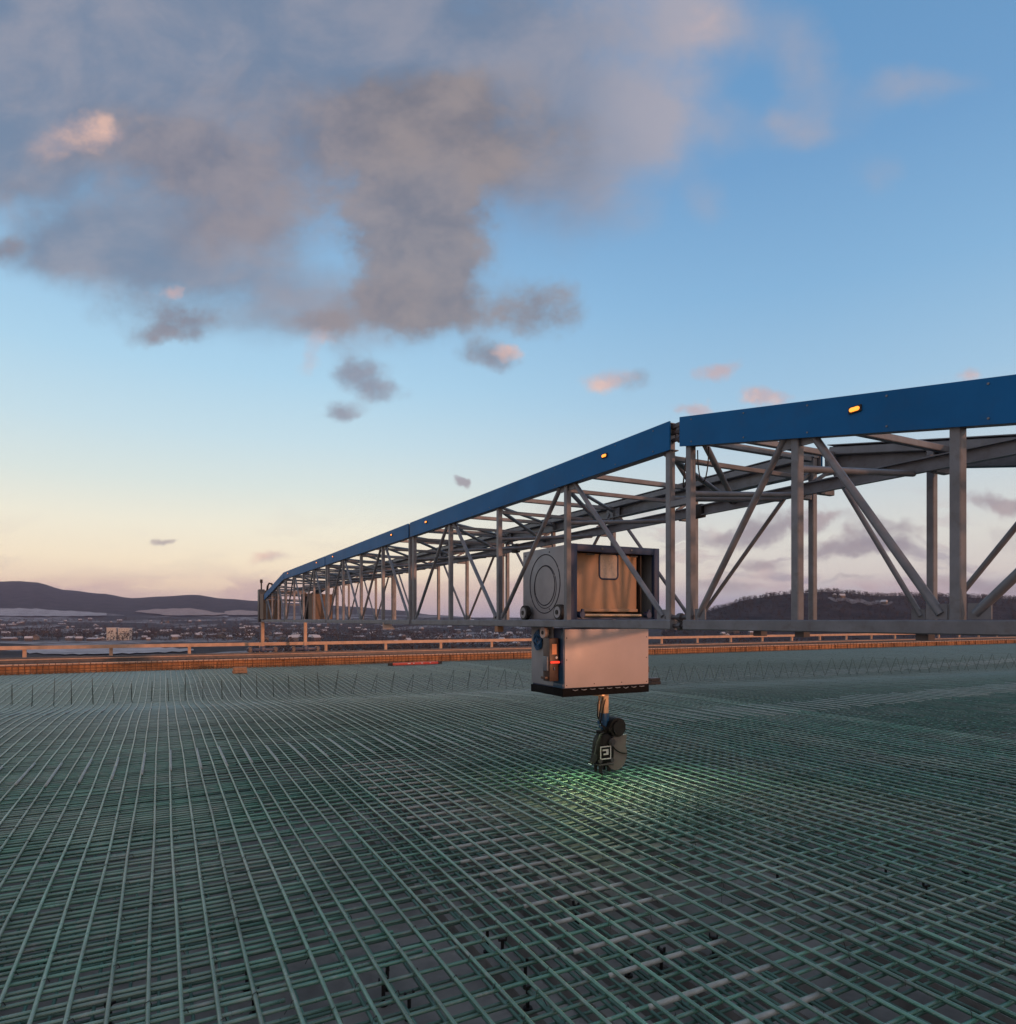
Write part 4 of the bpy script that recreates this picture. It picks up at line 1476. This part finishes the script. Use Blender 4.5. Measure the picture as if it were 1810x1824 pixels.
# twin pale apartment blocks
apt_win = mat('apartment_window', (0.20, 0.17, 0.13), 0.4, 0, 0.1, 2)
for px, w, h, lab, mcol in ((201, 15, 21, 'pale cream apartment block with a flat roof, left of two in the valley', 'house_wall_cream'), (223, 18, 20, 'wider cream apartment block with a flat roof, right of two in the valley', 'house_wall_cream')):
    base_p = at(px, 1140)
    ab = thing('apartment_block', lab, 'apartment block', base_p)
    ab.rotation_euler = (0, 0, -YAW + 0.15)
    b = MB()
    b.box(-w / 2, w / 2, -6, 6, -4, h)
    b.build('wall', mat('cream_render', (0.46, 0.44, 0.40), 0.8, 0, 0.06, .2), ab)
    b = MB()
    b.box(-w / 2 - .4, w / 2 + .4, -6.4, 6.4, h + .01, h + 1.0)
    b.build('roof', hm_snow, ab)
    for s_ in range(6):
        for i in range(int(w // 4)):
            b = MB()
            x = -w / 2 + 2.2 + i * 4
            b.box(x - .7, x + .7, -6.05, -6.01, 1.5 + s_ * 3.1, 3.0 + s_ * 3.1)
            b.build('window', apt_win, ab)

# bare winter woods: masses of small tree crowns with ragged outlines
wm = mat('bare_winter_wood', (0.050, 0.042, 0.041), 0.95, 0, 0.45, 0.05, spec=0.1, objrand=0.0)


def wood(name, label, lst, seed, nl=26):
    r_ = random.Random(seed)
    b = MB()
    for p, h in lst:
        w = h * r_.uniform(.28, .5)
        b.add([(p.x - .25, p.y, p.z - 1), (p.x + .25, p.y, p.z - 1), (p.x, p.y + .3, p.z - 1), (p.x, p.y, p.z + h * .8)], [(0, 1, 3), (1, 2, 3), (2, 0, 3)])
        for _ in range(nl):
            a, rr, hh = r_.uniform(0, 6.28), w * math.sqrt(r_.random()), h * (0.08 + 0.92 * r_.random())
            rr *= 1.25 - abs(hh / h - .45)
            c = Vector((p.x + rr * math.cos(a), p.y + rr * math.sin(a), p.z + hh))
            s = h * r_.uniform(.06, .16)
            d1 = Vector((r_.uniform(-1, 1), r_.uniform(-1, 1), r_.uniform(-.3, 1))).normalized() * s
            d2 = Vector((r_.uniform(-1, 1), r_.uniform(-1, 1), r_.uniform(-.6, .6))).normalized() * s * .55
            b.add([c - d1, c + d2, c + d1, c - d2], [(0, 1, 2, 3)])
    tag(b.build(name, wm), label, 'wood', kind='stuff')


tr_ = random.Random(31)
wood('far_wood', 'bare winter trees massed between the houses of the valley town', [(at(tr_.uniform(-60, 1000), 1080 * (2.6 ** tr_.random())), tr_.uniform(8, 17)) for _ in range(2300)], 1)
wood('hill_wood', 'dark bare wood covering the hill at the right', [(at(tr_.uniform(1180, 1880), 900 + 640 * tr_.random() ** .6), tr_.uniform(4, 9)) for _ in range(3600)], 2)
wood('river_wood', 'dark bare trees along the valley behind the far guard rail', [(at(tr_.uniform(450, 1900), tr_.uniform(420, 800)), tr_.uniform(8, 15)) for _ in range(1300)], 3)

# ------------------------------------------------------------------ evening air over the valley
hz = MB()
hz.box(-9500, 9500, -9500, 9500, -120, 330)
hm = bpy.data.materials.new('evening_air')
hm.use_nodes = True
hn_ = hm.node_tree
hn_.nodes.clear()
pv = hn_.nodes.new('ShaderNodeVolumePrincipled')
pv.inputs['Color'].default_value = (0.62, 0.68, 1.0, 1)
pv.inputs['Density'].default_value = 0.00005
pv.inputs['Anisotropy'].default_value = 0.0
ho = hn_.nodes.new('ShaderNodeOutputMaterial')
hn_.links.new(pv.outputs[0], ho.inputs['Volume'])
tag(hz.build('haze', hm), kind='stuff')
